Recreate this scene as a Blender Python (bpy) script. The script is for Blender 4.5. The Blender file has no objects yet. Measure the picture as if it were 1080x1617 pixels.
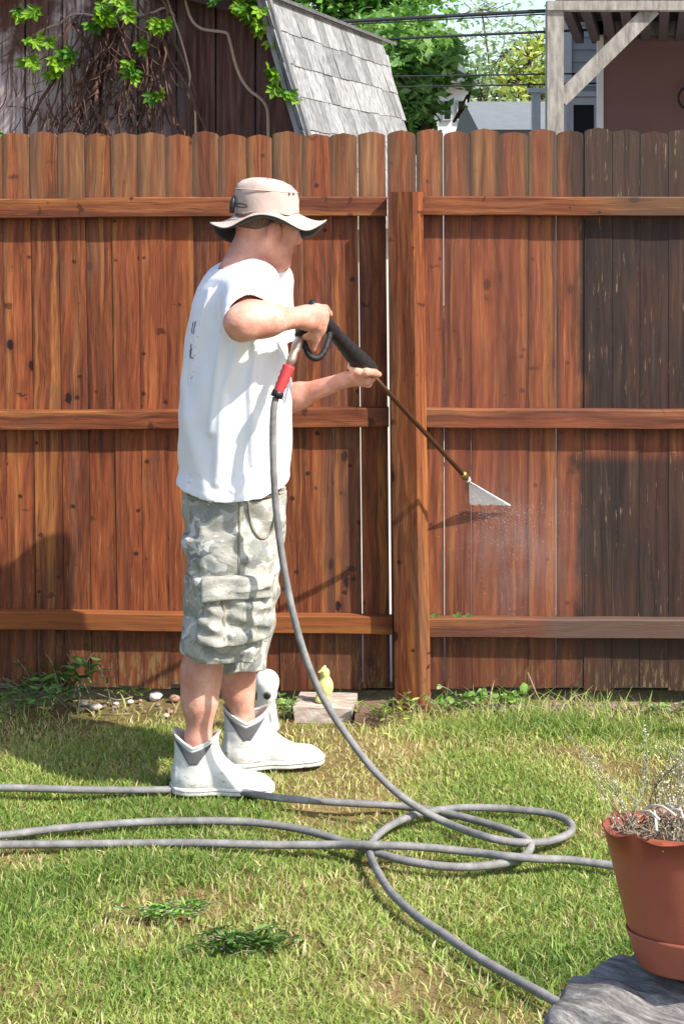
import bpy, math, random
import numpy as np
from mathutils import Vector
R = math.radians
random.seed(7); rng = np.random.default_rng(11)
S = bpy.context.scene
COL = S.collection

# ------------------------------------------------------------------ camera, sky, sun, exposure
H, F = 1.62, 2425.0            # eye height (m), focal length in photograph pixels
cam = bpy.data.cameras.new('camera'); co = bpy.data.objects.new('camera', cam); COL.objects.link(co)
co.location = (0, 0, H); co.rotation_euler = (R(90), 0, 0)
cam.sensor_fit = 'VERTICAL'; cam.sensor_height = 36; cam.lens = F/1617*36
cam.shift_y = -(808.5-319)/1617; cam.clip_start = 0.05; cam.clip_end = 600
S.camera = co
SUN = Vector((1.52, -1.0, 1.92)).normalized()
wd = bpy.data.worlds.new('World'); S.world = wd; wd.use_nodes = True
sk = wd.node_tree.nodes.new('ShaderNodeTexSky'); sk.sky_type = 'NISHITA'; sk.sun_disc = False
sk.sun_elevation = math.asin(SUN.z); sk.sun_rotation = math.atan2(SUN.x, SUN.y)
sk.air_density = 1.0; sk.dust_density = 1.6; sk.ozone_density = 1.0
bg = wd.node_tree.nodes['Background']; bg.inputs[1].default_value = 0.15
wd.node_tree.links.new(sk.outputs[0], bg.inputs[0])
sl = bpy.data.lights.new('sun', 'SUN'); sl.energy = 4.4; sl.angle = R(0.6); sl.color = (1.0, 0.95, 0.87)
so = bpy.data.objects.new('sun', sl); COL.objects.link(so)
so.rotation_euler = SUN.to_track_quat('Z', 'Y').to_euler(); so.location = (3, -3, 8)
S.view_settings.view_transform = 'Standard'; S.view_settings.look = 'None'
S.view_settings.exposure = 0.97; S.view_settings.gamma = 1; S.view_settings.use_curve_mapping = False
S.render.engine = 'CYCLES'; S.cycles.use_denoising = True
S.cycles.max_bounces = 8; S.cycles.transparent_max_bounces = 12

# ------------------------------------------------------------------ helpers: points, objects
def P(u, v, Y): return np.array([(u-540)*Y/F, Y, H-(v-319)*Y/F])
def G(u, v, z=0.0):
    Y = (H-z)*F/(v-319); return np.array([(u-540)*Y/F, Y, z])
WL = {}
def empty(name, loc, label=None, cat=None, group=None, parent=None):
    o = bpy.data.objects.new(name, None); COL.objects.link(o); o.empty_display_size = .05
    loc = Vector(loc); WL[o.name] = loc
    if parent: o.parent = parent; o.location = loc-WL[parent.name]
    else: o.location = loc
    return tag(o, label, cat, group)
def tag(o, label=None, cat=None, group=None, kind=None):
    if label: o['label'] = label
    if cat: o['category'] = cat
    if group: o['group'] = group
    if kind: o['kind'] = kind
    return o
def obj(name, V, Fc, mat, parent=None, smooth=False, org=None, mats=None):
    V = np.asarray(V, dtype=float)
    if org is None:
        org = np.array([(V[:,0].min()+V[:,0].max())/2, (V[:,1].min()+V[:,1].max())/2, V[:,2].min()])
    me = bpy.data.meshes.new(name)
    me.from_pydata((V-org).tolist(), [], [tuple(int(i) for i in f) for f in Fc])
    if smooth: me.polygons.foreach_set('use_smooth', [True]*len(me.polygons))
    me.update()
    if mats:
        for m in mats: me.materials.append(m)
    elif mat: me.materials.append(mat)
    o = bpy.data.objects.new(name, me); COL.objects.link(o)
    wl = Vector(org); WL[o.name] = wl
    if parent: o.parent = parent; o.location = wl-WL[parent.name]
    else: o.location = wl
    return o
class MB:
    def __init__(s): s.v = []; s.f = []
    def add(s, V, Fc):
        n = len(s.v); s.v += [tuple(p) for p in V]; s.f += [tuple(i+n for i in f) for f in Fc]; return s
    def box(s, lo, hi):
        x0,y0,z0 = lo; x1,y1,z1 = hi
        V = [(x0,y0,z0),(x1,y0,z0),(x1,y1,z0),(x0,y1,z0),(x0,y0,z1),(x1,y0,z1),(x1,y1,z1),(x0,y1,z1)]
        return s.add(V, [(0,3,2,1),(4,5,6,7),(0,1,5,4),(1,2,6,5),(2,3,7,6),(3,0,4,7)])
    def prism(s, prof, d):                 # prof: 3-D points in order, d: extrusion vector
        n = len(prof); A = [np.array(p, float) for p in prof]; B = [p+np.array(d) for p in A]
        return s.add(A+B, [tuple(range(n))[::-1], tuple(range(n, 2*n))]+[(i, (i+1)%n, (i+1)%n+n, i+n) for i in range(n)])
    def tube(s, pts, rad, n=8, cap=True):
        pts = [np.array(p, float) for p in pts]; m = len(pts)
        rad = [rad]*m if np.isscalar(rad) else rad
        V = []; T0 = None; u = None
        for i, p in enumerate(pts):
            t = pts[min(i+1, m-1)]-pts[max(i-1, 0)]; t = t/(np.linalg.norm(t)+1e-9)
            if u is None:
                a = np.array([0,0,1.]) if abs(t[2]) < .9 else np.array([1.,0,0]); u = np.cross(t, a)
            u = u-t*np.dot(u, t); u /= np.linalg.norm(u)+1e-9; w = np.cross(t, u)
            for k in range(n):
                a = 2*math.pi*k/n; V.append(p+rad[i]*(math.cos(a)*u+math.sin(a)*w))
        Fc = [(i*n+k, i*n+(k+1)%n, (i+1)*n+(k+1)%n, (i+1)*n+k) for i in range(m-1) for k in range(n)]
        if cap: Fc += [tuple(range(n))[::-1], tuple((m-1)*n+k for k in range(n))]
        return s.add(V, Fc)
    def build(s, name, mat, parent=None, smooth=False, org=None): return obj(name, s.v, s.f, mat, parent, smooth, org)
def spline(pts, step=.02):
    pts = [np.array(p, float) for p in pts]; out = []
    for i in range(len(pts)-1):
        p0, p1, p2, p3 = pts[max(i-1,0)], pts[i], pts[i+1], pts[min(i+2, len(pts)-1)]
        n = max(2, int(np.linalg.norm(p2-p1)/step))
        for k in range(n):
            t = k/n
            out.append(.5*((2*p1)+(p2-p0)*t+(2*p0-5*p1+4*p2-p3)*t*t+(-p0+3*p1-3*p2+p3)*t**3))
    out.append(pts[-1]); return out
def copy_of(o, loc, parent=None, rz=0, sc=1, rot=None):
    c = o.copy(); COL.objects.link(c); loc = Vector(loc); WL[c.name] = loc
    c.parent = parent; c.location = loc-WL[parent.name] if parent else loc
    c.rotation_euler = rot if rot else (0, 0, rz); c.scale = (sc, sc, sc); return c

# ------------------------------------------------------------------ helpers: node materials
def srgb(h):
    h = h.lstrip('#'); c = [int(h[i:i+2], 16)/255 for i in (0, 2, 4)]
    return tuple([x/12.92 if x <= .04045 else ((x+.055)/1.055)**2.4 for x in c]+[1])
class NT:
    def __init__(s, name, rough=.7, spec=.3):
        s.m = bpy.data.materials.new(name); s.m.use_nodes = True; s.t = s.m.node_tree
        s.b = s.t.nodes['Principled BSDF']; s.b.inputs['Roughness'].default_value = rough
        s.b.inputs['Specular IOR Level'].default_value = spec
    def put(s, sock, val):
        if hasattr(val, 'links'): s.t.links.new(val, sock)
        else: sock.default_value = val
    def n(s, typ, ins=None, **kw):
        nd = s.t.nodes.new(typ)
        for k, v in kw.items(): setattr(nd, k, v)
        for k, v in (ins or {}).items(): s.put(nd.inputs[k], v)
        return nd
    def pos(s): return s.n('ShaderNodeNewGeometry').outputs['Position']
    def rand(s): return s.n('ShaderNodeObjectInfo').outputs['Random']
    def m2(s, op, a, b=0.0, c=0.0, clamp=False):
        return s.n('ShaderNodeMath', {0: a, 1: b, 2: c}, operation=op, use_clamp=clamp).outputs[0]
    def vm(s, v, k): return s.n('ShaderNodeVectorMath', {0: v, 1: k}, operation='MULTIPLY').outputs[0]
    def va(s, v, k): return s.n('ShaderNodeVectorMath', {0: v, 1: k}, operation='ADD').outputs[0]
    def sep(s, v): return s.n('ShaderNodeSeparateXYZ', {0: v}).outputs
    def xyz(s, x, y, z): return s.n('ShaderNodeCombineXYZ', {0: x, 1: y, 2: z}).outputs[0]
    def noise(s, v, sc=1.0, det=3.0, ro=.55, dist=0.0):
        return s.n('ShaderNodeTexNoise', {'Vector': v, 'Scale': sc, 'Detail': det, 'Roughness': ro, 'Distortion': dist}).outputs[0]
    def ss(s, x, lo, hi):
        nd = s.n('ShaderNodeMapRange', {0: x, 1: lo, 2: hi, 3: 0.0, 4: 1.0}, interpolation_type='SMOOTHSTEP'); return nd.outputs[0]
    def mix(s, f, a, b, blend='MIX'):
        nd = s.n('ShaderNodeMix', data_type='RGBA', blend_type=blend, clamp_factor=True)
        s.put(nd.inputs[0], f); s.put(nd.inputs[6], a); s.put(nd.inputs[7], b); return nd.outputs[2]
    def ramp(s, f, stops):
        nd = s.n('ShaderNodeValToRGB', {0: f}); e = nd.color_ramp.elements
        while len(e) < len(stops): e.new(.5)
        for el, (p, c) in zip(e, stops): el.position = p; el.color = c
        return nd.outputs[0]
    def bump(s, h, st=.3, d=.01):
        b = s.n('ShaderNodeBump', {'Height': h, 'Strength': st, 'Distance': d}).outputs[0]
        s.t.links.new(b, s.b.inputs['Normal'])
    def col(s, c): s.put(s.b.inputs['Base Color'], c); return s
    def fin(s, **kw):
        for k, v in kw.items(): s.put(s.b.inputs[k.replace('_', ' ')], v)
        return s.m
def plain(name, hexc, rough=.6, spec=.3, var=.12, sc=30., bump=0., metal=0.):
    n = NT(name, rough, spec); c = srgb(hexc); p = n.pos()
    f = n.noise(p, sc, 4); k = n.m2('MULTIPLY_ADD', f, var*2, 1-var)
    n.col(n.mix(1.0, c, n.xyz(k, k, k), 'MULTIPLY'))
    if bump: n.bump(n.noise(p, sc*3, 4), bump, .004)
    return n.fin(Metallic=metal)
def leafy(name, trans=.35, rough=.5):
    """foliage whose colour is stored per leaf / blade"""
    n = NT(name, rough, .25); a = n.n('ShaderNodeVertexColor', layer_name='tint').outputs[0]
    n.col(a)
    tr = n.n('ShaderNodeBsdfTranslucent', {0: n.mix(1.0, a, (1.25, 1.3, .6, 1), 'MULTIPLY')})
    mx = n.n('ShaderNodeMixShader', {0: trans}); n.t.links.new(n.b.outputs[0], mx.inputs[1]); n.t.links.new(tr.outputs[0], mx.inputs[2])
    n.t.links.new(mx.outputs[0], n.t.nodes['Material Output'].inputs[0]); return n.m
def blades(name, V, Fq, Cf, mat, parent=None, org=(0,0,0)):
    """big leaf / grass meshes: V (n,3), Fq (m,k) faces, Cf (n,3) colour per vertex"""
    me = bpy.data.meshes.new(name); org = np.array(org, float); m, k = Fq.shape
    me.vertices.add(len(V)); me.vertices.foreach_set('co', (V-org).astype(np.float32).ravel())
    me.loops.add(m*k); me.loops.foreach_set('vertex_index', Fq.astype(np.int32).ravel())
    me.polygons.add(m); me.polygons.foreach_set('loop_start', np.arange(0, m*k, k, dtype=np.int32))
    me.polygons.foreach_set('loop_total', np.full(m, k, dtype=np.int32))
    at = me.color_attributes.new('tint', 'FLOAT_COLOR', 'POINT')
    at.data.foreach_set('color', np.hstack([Cf, np.ones((len(Cf), 1))]).astype(np.float32).ravel())
    me.update(calc_edges=True); me.materials.append(mat)
    o = bpy.data.objects.new(name, me); COL.objects.link(o); wl = Vector(org); WL[o.name] = wl
    if parent: o.parent = parent; o.location = wl-WL[parent.name]
    else: o.location = wl
    return o
def vnoise(x, y, seed=0):
    xi = np.floor(x).astype(np.int64); yi = np.floor(y).astype(np.int64); fx = x-xi; fy = y-yi
    fx = fx*fx*(3-2*fx); fy = fy*fy*(3-2*fy)
    def h(a, b):
        k = (a*374761393+b*668265263+seed*974711) & 0xffffffff
        k = ((k ^ (k >> 13))*1274126177) & 0xffffffff; return ((k ^ (k >> 16)) & 0xffff)/65535.
    return (h(xi,yi)*(1-fx)+h(xi+1,yi)*fx)*(1-fy)+(h(xi,yi+1)*(1-fx)+h(xi+1,yi+1)*fx)*fy
def fbm(x, y, seed=0): return (vnoise(x,y,seed)+.5*vnoise(2*x,2*y,seed+1)+.25*vnoise(4*x,4*y,seed+2))/1.75

# ------------------------------------------------------------------ helpers: blended solids (distance fields meshed with surface nets)
class Vol:
    def __init__(s, lo, hi, h):
        s.lo = np.array(lo, float); s.h = h; n = np.ceil((np.array(hi)-s.lo)/h).astype(int)+1
        s.F = np.full(n, 1.0, np.float32); s.ax = [s.lo[i]+h*np.arange(n[i]) for i in range(3)]
    def reg(s, lo, hi):
        sl = []
        for i in range(3):
            a = int(max(0, math.floor((lo[i]-s.lo[i])/s.h))); b = int(min(s.F.shape[i], math.ceil((hi[i]-s.lo[i])/s.h)+1)); sl.append(slice(a, max(a, b)))
        X, Y, Z = np.meshgrid(s.ax[0][sl[0]], s.ax[1][sl[1]], s.ax[2][sl[2]], indexing='ij', sparse=True)
        return tuple(sl), X, Y, Z
    def add(s, prim, k=.01):
        f, lo, hi = prim; m = k+4*s.h; sl, X, Y, Z = s.reg(np.array(lo)-m, np.array(hi)+m)
        if min(s.F[sl].shape) == 0: return s
        s.F[sl] = smin(s.F[sl], f(X, Y, Z), k); return s
    def every(s, f):
        X, Y, Z = np.meshgrid(*s.ax, indexing='ij', sparse=True); s.F = f(X, Y, Z, s.F).astype(np.float32); return s
    def mesh(s, smooth=1):
        V, Q = nets(s.F, s.lo, s.h)
        for _ in range(smooth): V = relax(V, Q)
        return V, Q
def smin(a, b, k):
    if k <= 0: return np.minimum(a, b)
    h = np.maximum(k-np.abs(a-b), 0)/k; return np.minimum(a, b)-h*h*k*.25
def smax(a, b, k): return -smin(-a, -b, k)
def cone(a, b, ra, rb, sq=None):
    """tapered capsule; sq = (direction, factor>1) flattens it"""
    a = np.array(a, float); b = np.array(b, float); ab = b-a; L = float(ab@ab)+1e-12; r = max(ra, rb)
    def f(X, Y, Z):
        x, y, z = X-a[0], Y-a[1], Z-a[2]; t = np.clip((x*ab[0]+y*ab[1]+z*ab[2])/L, 0, 1)
        x = x-t*ab[0]; y = y-t*ab[1]; z = z-t*ab[2]
        if sq is not None:
            n, q = sq; d = (x*n[0]+y*n[1]+z*n[2])*(q-1); x = x+d*n[0]; y = y+d*n[1]; z = z+d*n[2]
        return (np.sqrt(x*x+y*y+z*z)-(ra+(rb-ra)*t))/(1 if sq is None else (1+(sq[1]-1)*.4))
    return f, np.minimum(a, b)-r, np.maximum(a, b)+r
def ell(c, rad, ax=None):
    c = np.array(c, float); A = np.eye(3) if ax is None else np.array(ax, float); r = max(rad)
    def f(X, Y, Z):
        x, y, z = X-c[0], Y-c[1], Z-c[2]; q = [(x*A[i][0]+y*A[i][1]+z*A[i][2]) for i in range(3)]
        k0 = np.sqrt(sum((q[i]/rad[i])**2 for i in range(3))); k1 = np.sqrt(sum((q[i]/rad[i]**2)**2 for i in range(3)))+1e-9
        return k0*(k0-1)/k1
    return f, c-r, c+r
def loft(lev, yaw, ex=2.2):
    """lev rows: z, cx, cy, semi-axis forward, semi-axis sideways; elliptical sections about a bent axis"""
    lev = np.array(sorted(lev), float); c, sn = math.cos(yaw), math.sin(yaw)
    def f(X, Y, Z):
        z = Z.ravel(); sh = Z.shape
        cx, cy, a, b = [np.interp(z, lev[:,0], lev[:,i]).reshape(sh) for i in (1,2,3,4)]
        x, y = X-cx, Y-cy; p = np.abs(x*c+y*sn)/a; q = np.abs(-x*sn+y*c)/b
        d = ((p**ex+q**ex)**(1/ex)-1)*np.minimum(a, b)
        return np.maximum(d, np.maximum(Z-lev[-1,0], lev[0,0]-Z))
    r = max(lev[:,3].max(), lev[:,4].max())
    return f, (lev[:,1].min()-r, lev[:,2].min()-r, lev[0,0]), (lev[:,1].max()+r, lev[:,2].max()+r, lev[-1,0])
def nets(Fd, org, h):
    s = Fd < 0; c = np.zeros(tuple(n-1 for n in Fd.shape), np.int8)
    offs = [(i,j,k) for i in (0,1) for j in (0,1) for k in (0,1)]
    for i,j,k in offs: c += s[i:i+c.shape[0], j:j+c.shape[1], k:k+c.shape[2]]
    act = (c > 0) & (c < 8); idx = np.argwhere(act); ids = np.full(c.shape, -1, np.int64); ids[act] = np.arange(len(idx))
    val = {o: Fd[idx[:,0]+o[0], idx[:,1]+o[1], idx[:,2]+o[2]].astype(float) for o in offs}
    acc = np.zeros((len(idx), 3)); cnt = np.zeros(len(idx))
    for o in offs:
        for ax in range(3):
            if o[ax] == 0:
                q = list(o); q[ax] = 1; q = tuple(q); va, vb = val[o], val[q]; m = (va < 0) != (vb < 0)
                t = np.where(m, va/np.where(m, va-vb, 1), 0); p = np.array(o, float)[None].repeat(len(idx), 0); p[:,ax] += t
                acc += p*m[:,None]; cnt += m
    V = org+h*(idx+acc/cnt[:,None]); Q = []
    for ax in range(3):
        a = np.take(s, range(0, s.shape[ax]-1), ax); b = np.take(s, range(1, s.shape[ax]), ax); e = np.argwhere(a != b)
        o1, o2 = (ax+1)%3, (ax+2)%3
        ok = (e[:,o1] > 0) & (e[:,o2] > 0) & (e[:,o1] < c.shape[o1]) & (e[:,o2] < c.shape[o2]); e = e[ok]
        ins = s[e[:,0], e[:,1], e[:,2]]; cs = []
        for d1, d2 in ((1,1),(0,1),(0,0),(1,0)):
            w = e.copy(); w[:,o1] -= d1; w[:,o2] -= d2; cs.append(ids[w[:,0], w[:,1], w[:,2]])
        q = np.stack(cs, 1); q[~ins] = q[~ins][:, ::-1]; Q.append(q)
    Q = np.concatenate(Q); return V, Q[(Q >= 0).all(1)]
def relax(V, Q, w=.5):
    n = len(V); S_ = np.zeros((n, 3)); k = np.zeros(n)
    for a, b in ((0,1),(1,2),(2,3),(3,0)):
        for p, q in ((a,b),(b,a)):
            for ax in range(3): S_[:,ax] += np.bincount(Q[:,p], V[Q[:,q],ax], n)
            k += np.bincount(Q[:,p], minlength=n)
    return V*(1-w)+w*S_/np.maximum(k, 1)[:,None]
def solid(name, vol, mat, parent=None, smooth=1):
    V, Q = vol.mesh(smooth); return obj(name, V, Q.tolist(), mat, parent, True)
# ------------------------------------------------------------------ setting: ground
def soil_mat():
    n = NT('soil', .95, .1); p = n.pos(); a = n.noise(p, 3, 5, .6); b = n.noise(p, 60, 5, .7)
    c = n.ramp(a, [(.3, srgb('#57502d')), (.5, srgb('#776845')), (.7, srgb('#97845f'))])
    f = n.ramp(b, [(.25, (.45,.45,.45,1)), (.75, (1.4,1.35,1.2,1))])
    n.col(n.mix(1, c, f, 'MULTIPLY')); n.bump(n.noise(p, 120, 4, .7), .8, .01); return n.m
MAT_SOIL = soil_mat()
m = MB()
def gh(x, y): return 0.0
xs = np.concatenate([[-400, -60], np.linspace(-4, 4, 41), [60, 400]]); ys = np.concatenate([[-60, 0], np.linspace(1.6, 5.4, 40), [60, 500]])
Vg = []
for y in ys:
    for x in xs:
        near = abs(x) < 3.9 and 1.7 < y < 5.3
        Vg.append((x, y, (float(fbm(np.array(x*2.1), np.array(y*2.1), 5))-.5)*.03-.012 if near else -.012))
nx = len(xs)
g = obj('ground', Vg, [(j*nx+i, j*nx+i+1, (j+1)*nx+i+1, (j+1)*nx+i) for j in range(len(ys)-1) for i in range(nx-1)], MAT_SOIL, smooth=True, org=np.zeros(3)); tag(g, kind='structure')
n = NT('pale_concrete', .9, .15); p = n.pos(); n.col(n.ramp(n.noise(p, 2.5, 6, .6), [(.3, srgb('#a29e96')), (.7, srgb('#bcb8af'))])); MAT_CONC = n.m
yard = MB().box((-8, 5.15, -.010), (9, 14, .012)).build('pavement', MAT_CONC); tag(yard, kind='structure')

# ------------------------------------------------------------------ setting: barn shed behind the fence (left)
def shed_wood():
    n = NT('shed_wood', .85, .15); p = n.pos(); r = n.rand(); x, y, z = n.sep(p)
    gv = n.xyz(n.m2('MULTIPLY_ADD', r, 9, x), y, n.m2('MULTIPLY', z, .06))
    base = n.ramp(n.noise(gv, 55, 5, .6), [(.3, srgb('#3b2723')), (.55, srgb('#5e423b')), (.75, srgb('#7a5a4e'))])
    pale = n.ramp(n.noise(gv, 90, 4, .65), [(.35, srgb('#6d5450')), (.5, srgb('#ab9894')), (.7, srgb('#cfc3bf'))])
    w = n.m2('ADD', n.m2('MULTIPLY', n.noise(p, 3.5, 5, .65), .9), n.m2('MULTIPLY', n.ss(z, 2.35, 1.9), .22))
    left = n.ss(x, -.62, -.95)
    n.col(n.mix(n.m2('MULTIPLY', n.ss(w, .38, .54), left), base, pale)); n.bump(n.noise(gv, 120, 3), .3, .004); return n.m
MAT_SHED = shed_wood()
def shingle_mat():
    n = NT('weathered_shingle', .85, .2); p = n.pos(); r = n.rand(); x, y, z = n.sep(p)
    gv = n.xyz(n.m2('MULTIPLY_ADD', r, 9, x), y, n.m2('MULTIPLY', z, .08))
    c = n.ramp(n.noise(gv, 70, 5, .6), [(.3, srgb('#5c5b5b')), (.5, srgb('#8a8988')), (.72, srgb('#a8a6a5'))])
    k = n.m2('MULTIPLY_ADD', r, .5, .56); n.col(n.mix(1, c, n.xyz(k, k, k), 'MULTIPLY')); n.bump(n.noise(gv, 150, 2), .4, .004); return n.m
MAT_SHG = shingle_mat(); MAT_SHGTOP = plain('roof_trim', '#8d8b8a', .85, .15, .2, 20)
MAT_FASCIA = plain('dark_fascia', '#453430', .8, .15, .2, 25)
A0 = P(412, -4, 6.5)                                  # gambrel break at the front corner
rd = np.array([.281, .9597, 0]); gd = np.array([.9597, -.281, 0])   # ridge direction, gable direction
shed = empty('barn_shed', (A0-.9*gd)*np.array([1,1,0]), 'dark brown barn shed with grey gambrel roof, overgrown by vine, behind the fence', 'shed')
up = np.array([0,0,1.]); brk = A0[2]
eave = A0+gd*.26-up*.86                                # foot of the steep slope
def S3(g_, r_, z_): return np.array([A0[0], A0[1], 0])+gd*g_+rd*r_+up*z_
ov = .16                                               # roof overhang at the gable
bw = .185
for i in range(11):                                    # gable boards
    g1 = .10-i*bw; g0 = g1-bw+.012
    zt = lambda g_: brk+.30*min(-g_, 1.6+g_)-.03 if -1.6 < g_ < 0 else brk-3.2*max(g_, -1.6-g_)-.03
    off = ov+random.uniform(-.003, .003)
    prof = [S3(g0, off, .02), S3(g1, off, .02), S3(g1, off, max(zt(g1), 1.0)), S3(g0, off, max(zt(g0), 1.0))]
    MB().prism(prof, rd*.02).build('board', MAT_SHED, shed)
b = MB()
b.prism([S3(-1.78, ov+.03, 0), S3(.17, ov+.03, 0), S3(.17, ov+.03, 1.55), S3(0, ov+.03, brk-.05), S3(-.8, ov+.03, brk+.18), S3(-1.6, ov+.03, brk-.05), S3(-1.78, ov+.03, 1.55)], rd*1.95)
b.build('wall', plain('shed_side_wall', '#a09c95', .8, .15, .1, 10), shed)
b = MB()                                               # roof deck: steep right, low right, low left, steep left
for (a0, z0), (a1, z1) in (((0, brk), (.26, brk-.86)), ((-.8, brk+.27), (.012, brk+.012)), ((-.8, brk+.27), (-1.612, brk+.012)), ((-1.6, brk), (-1.86, brk-.86))):
    d = np.array([a1-a0, z1-z0]); d /= np.linalg.norm(d); nn = np.array([d[1], -d[0]])*.022
    if nn[1] > 0: nn = -nn
    if a0 in (-1.6,) and nn[0] < 0: nn = -nn
    if a0 == 0 and nn[0] > 0: nn = -nn
    b.prism([S3(a0, 0, z0), S3(a1, 0, z1), S3(a1+nn[0], 0, z1+nn[1]), S3(a0+nn[0], 0, z0+nn[1])], rd*1.96)
b.build('roof', MAT_SHGTOP, shed)
b = MB()                                               # dark fascia boards along the gable
for (a0, z0), (a1, z1) in (((-.8, brk+.24), (.0, brk-.01)),):
    d = np.array([a1-a0, z1-z0]); d /= np.linalg.norm(d); nn = np.array([d[1], -d[0]])*.085
    b.prism([S3(a0, .05, z0), S3(a1, .05, z1), S3(a1+nn[0], .05, z1+nn[1]), S3(a0+nn[0], .05, z0+nn[1])], rd*.02)
b.build('fascia', MAT_FASCIA, shed)
sl_d = np.array([.26, -.86]); sl_d /= np.linalg.norm(sl_d); sn = np.array([-sl_d[1], sl_d[0]])
c0 = -.02; exps = .15
for k in range(7):                                     # courses of shingles on the steep slope
    s0 = c0+k*exps; r_ = -.012
    while r_ < 1.96:
        w = random.uniform(.10, .19); r1 = min(r_+w, 1.97)
        if r1-r_ > .04:
            dz = random.uniform(-.006, .006); t0, t1 = s0, s0+exps+.012+dz
            def Q3(s_, o_, rr): g_ = s_*sl_d[0]+o_*sn[0]; z_ = brk+s_*sl_d[1]+o_*sn[1]; return S3(g_, rr, z_)
            hi = .008+random.uniform(0, .004)
            prof = [Q3(t0, .003, r_+.003), Q3(t1, hi-.003, r_+.003), Q3(t1, hi+.006, r_+.003), Q3(t0, .011, r_+.003)]
            MB().prism(prof, rd*(r1-r_-.006)).build('shingle', MAT_SHG, shed)
        r_ = r1
b = MB().prism([S3(-.10, -.02, brk+.055), S3(.035, -.02, brk+.008), S3(.04, -.02, brk+.022), S3(-.10, -.02, brk+.072)], rd*2.2); b.build('roof_edge', MAT_SHG, shed)
b = MB().prism([Q3(-.01, .03, -.03), Q3(.9, .03, -.03), Q3(.9, .044, -.03), Q3(-.01, .044, -.03)], rd*.035); b.build('rake_trim', MAT_SHG, shed)

# ---- vine over the gable
MAT_STEM = plain('vine_stem', '#5b443b', .8, .15, .3, 60); MAT_PSTEM = plain('pale_vine_stem', '#a8917f', .8, .15, .2, 60)
MAT_LEAF = leafy('vine_leaf', .4)
def onG(u, v, lift=.02):                               # point on the gable seen at picture point u, v
    d = np.array([(u-540)/F, 1, -(v-319)/F]); nrm = rd
    p0 = S3(0, ov-lift, 0); t = (p0-np.array([0,0,H]))@nrm/(d@nrm); return np.array([0,0,H])+d*t
vine = empty('climbing_vine', onG(150, 215)*np.array([1,1,0]), 'tangled brown vine with bright green five-fingered leaves climbing the dark shed', 'vine')
MB().tube(spline([onG(u, v, .05) for u, v in ((290,-20),(300,25),(318,45),(355,51),(362,60),(375,110),(392,140),(420,166),(424,215),(425,300))]), .007, 6).build('stem', MAT_PSTEM, vine, True)
MB().tube(spline([onG(u, v, .05) for u, v in ((262,-10),(275,30),(287,65),(300,118),(298,150),(308,172),(309,260))]), .005, 6).build('stem', MAT_PSTEM, vine, True)
MB().tube(spline([onG(u, v, .05) for u, v in ((40,65),(75,44),(95,38),(120,22),(180,28),(235,22),(262,12),(275,25))]), .006, 6).build('stem', MAT_PSTEM, vine, True)
rs = random.Random(3)
for k in range(30):                                    # hanging stems
    u0 = rs.choice([rs.uniform(170, 265), rs.uniform(30, 270)]); u = u0; v = rs.uniform(-30, 60); pts = []; dr = rs.uniform(-1.0, .5) if u0 < 190 else rs.uniform(-.5, .5)
    while v < 250:
        pts.append(onG(u, v, rs.uniform(.025, .10))); u += dr*22+rs.uniform(-11, 11); v += rs.uniform(18, 34)
    MB().tube(spline(pts, .03), rs.uniform(.003, .009), 5).build('stem', MAT_STEM, vine, True)
tw = MB()
for k in range(300):                                   # fine twigs
    u = rs.gauss(160, 75); v = rs.uniform(10, 220)
    if not (8 < u < 285): continue
    if v < 215 and (u > 285-(215-v)*.1): continue
    pts = [onG(u, v, rs.uniform(.02, .12))]; a = rs.choice([rs.uniform(1.3, 1.9), rs.uniform(1.3, 1.9), rs.uniform(1.9, 2.5), rs.uniform(.2, 2.9)])
    for j in range(rs.randint(2, 4)):
        a += rs.uniform(-.5, .5); u += math.cos(a)*16; v += math.sin(a)*16; pts.append(onG(u, v, rs.uniform(.02, .13)))
    tw.tube(spline(pts, .025), rs.uniform(.001, .003), 4, False)
o = tw.build('twigs', MAT_STEM, vine, True); tag(o, kind='stuff')
def palm_leaf(col, nl=5, L=.062):
    V, Fq, C = [], [], []
    for i in range(nl):
        a = (i-(nl-1)/2)*R(42); ln = L*(1-.16*abs(i-(nl-1)/2)); w = ln*.24
        d = np.array([math.sin(a), 0, -math.cos(a)]); s_ = np.array([math.cos(a), 0, math.sin(a)])
        prof = [(0,0,0), (.35,1,-.012), (.7,.8,-.02), (1,0,-.03)]; b0 = len(V)
        for t, ww, yy in prof:
            for sg in (-1, 0, 1): V.append(d*t*ln+s_*sg*w*ww+np.array([0, yy+(.008 if sg == 0 else 0), 0])); C.append(np.array(col[:3])*(.85+.3*rng.random()))
        for q in range(3):
            for sg in (0, 1): Fq.append((b0+q*3+sg, b0+q*3+sg+1, b0+q*3+4+sg, b0+q*3+3+sg))
    return np.array(V), np.array(Fq), np.array(C)
leafproto = []
for hexc in ('#67901f', '#7ba02c', '#44701f', '#588422'):
    V, Fq, C = palm_leaf(srgb(hexc)); leafproto.append((V, Fq, C))
lmesh = [None]*4
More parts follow.
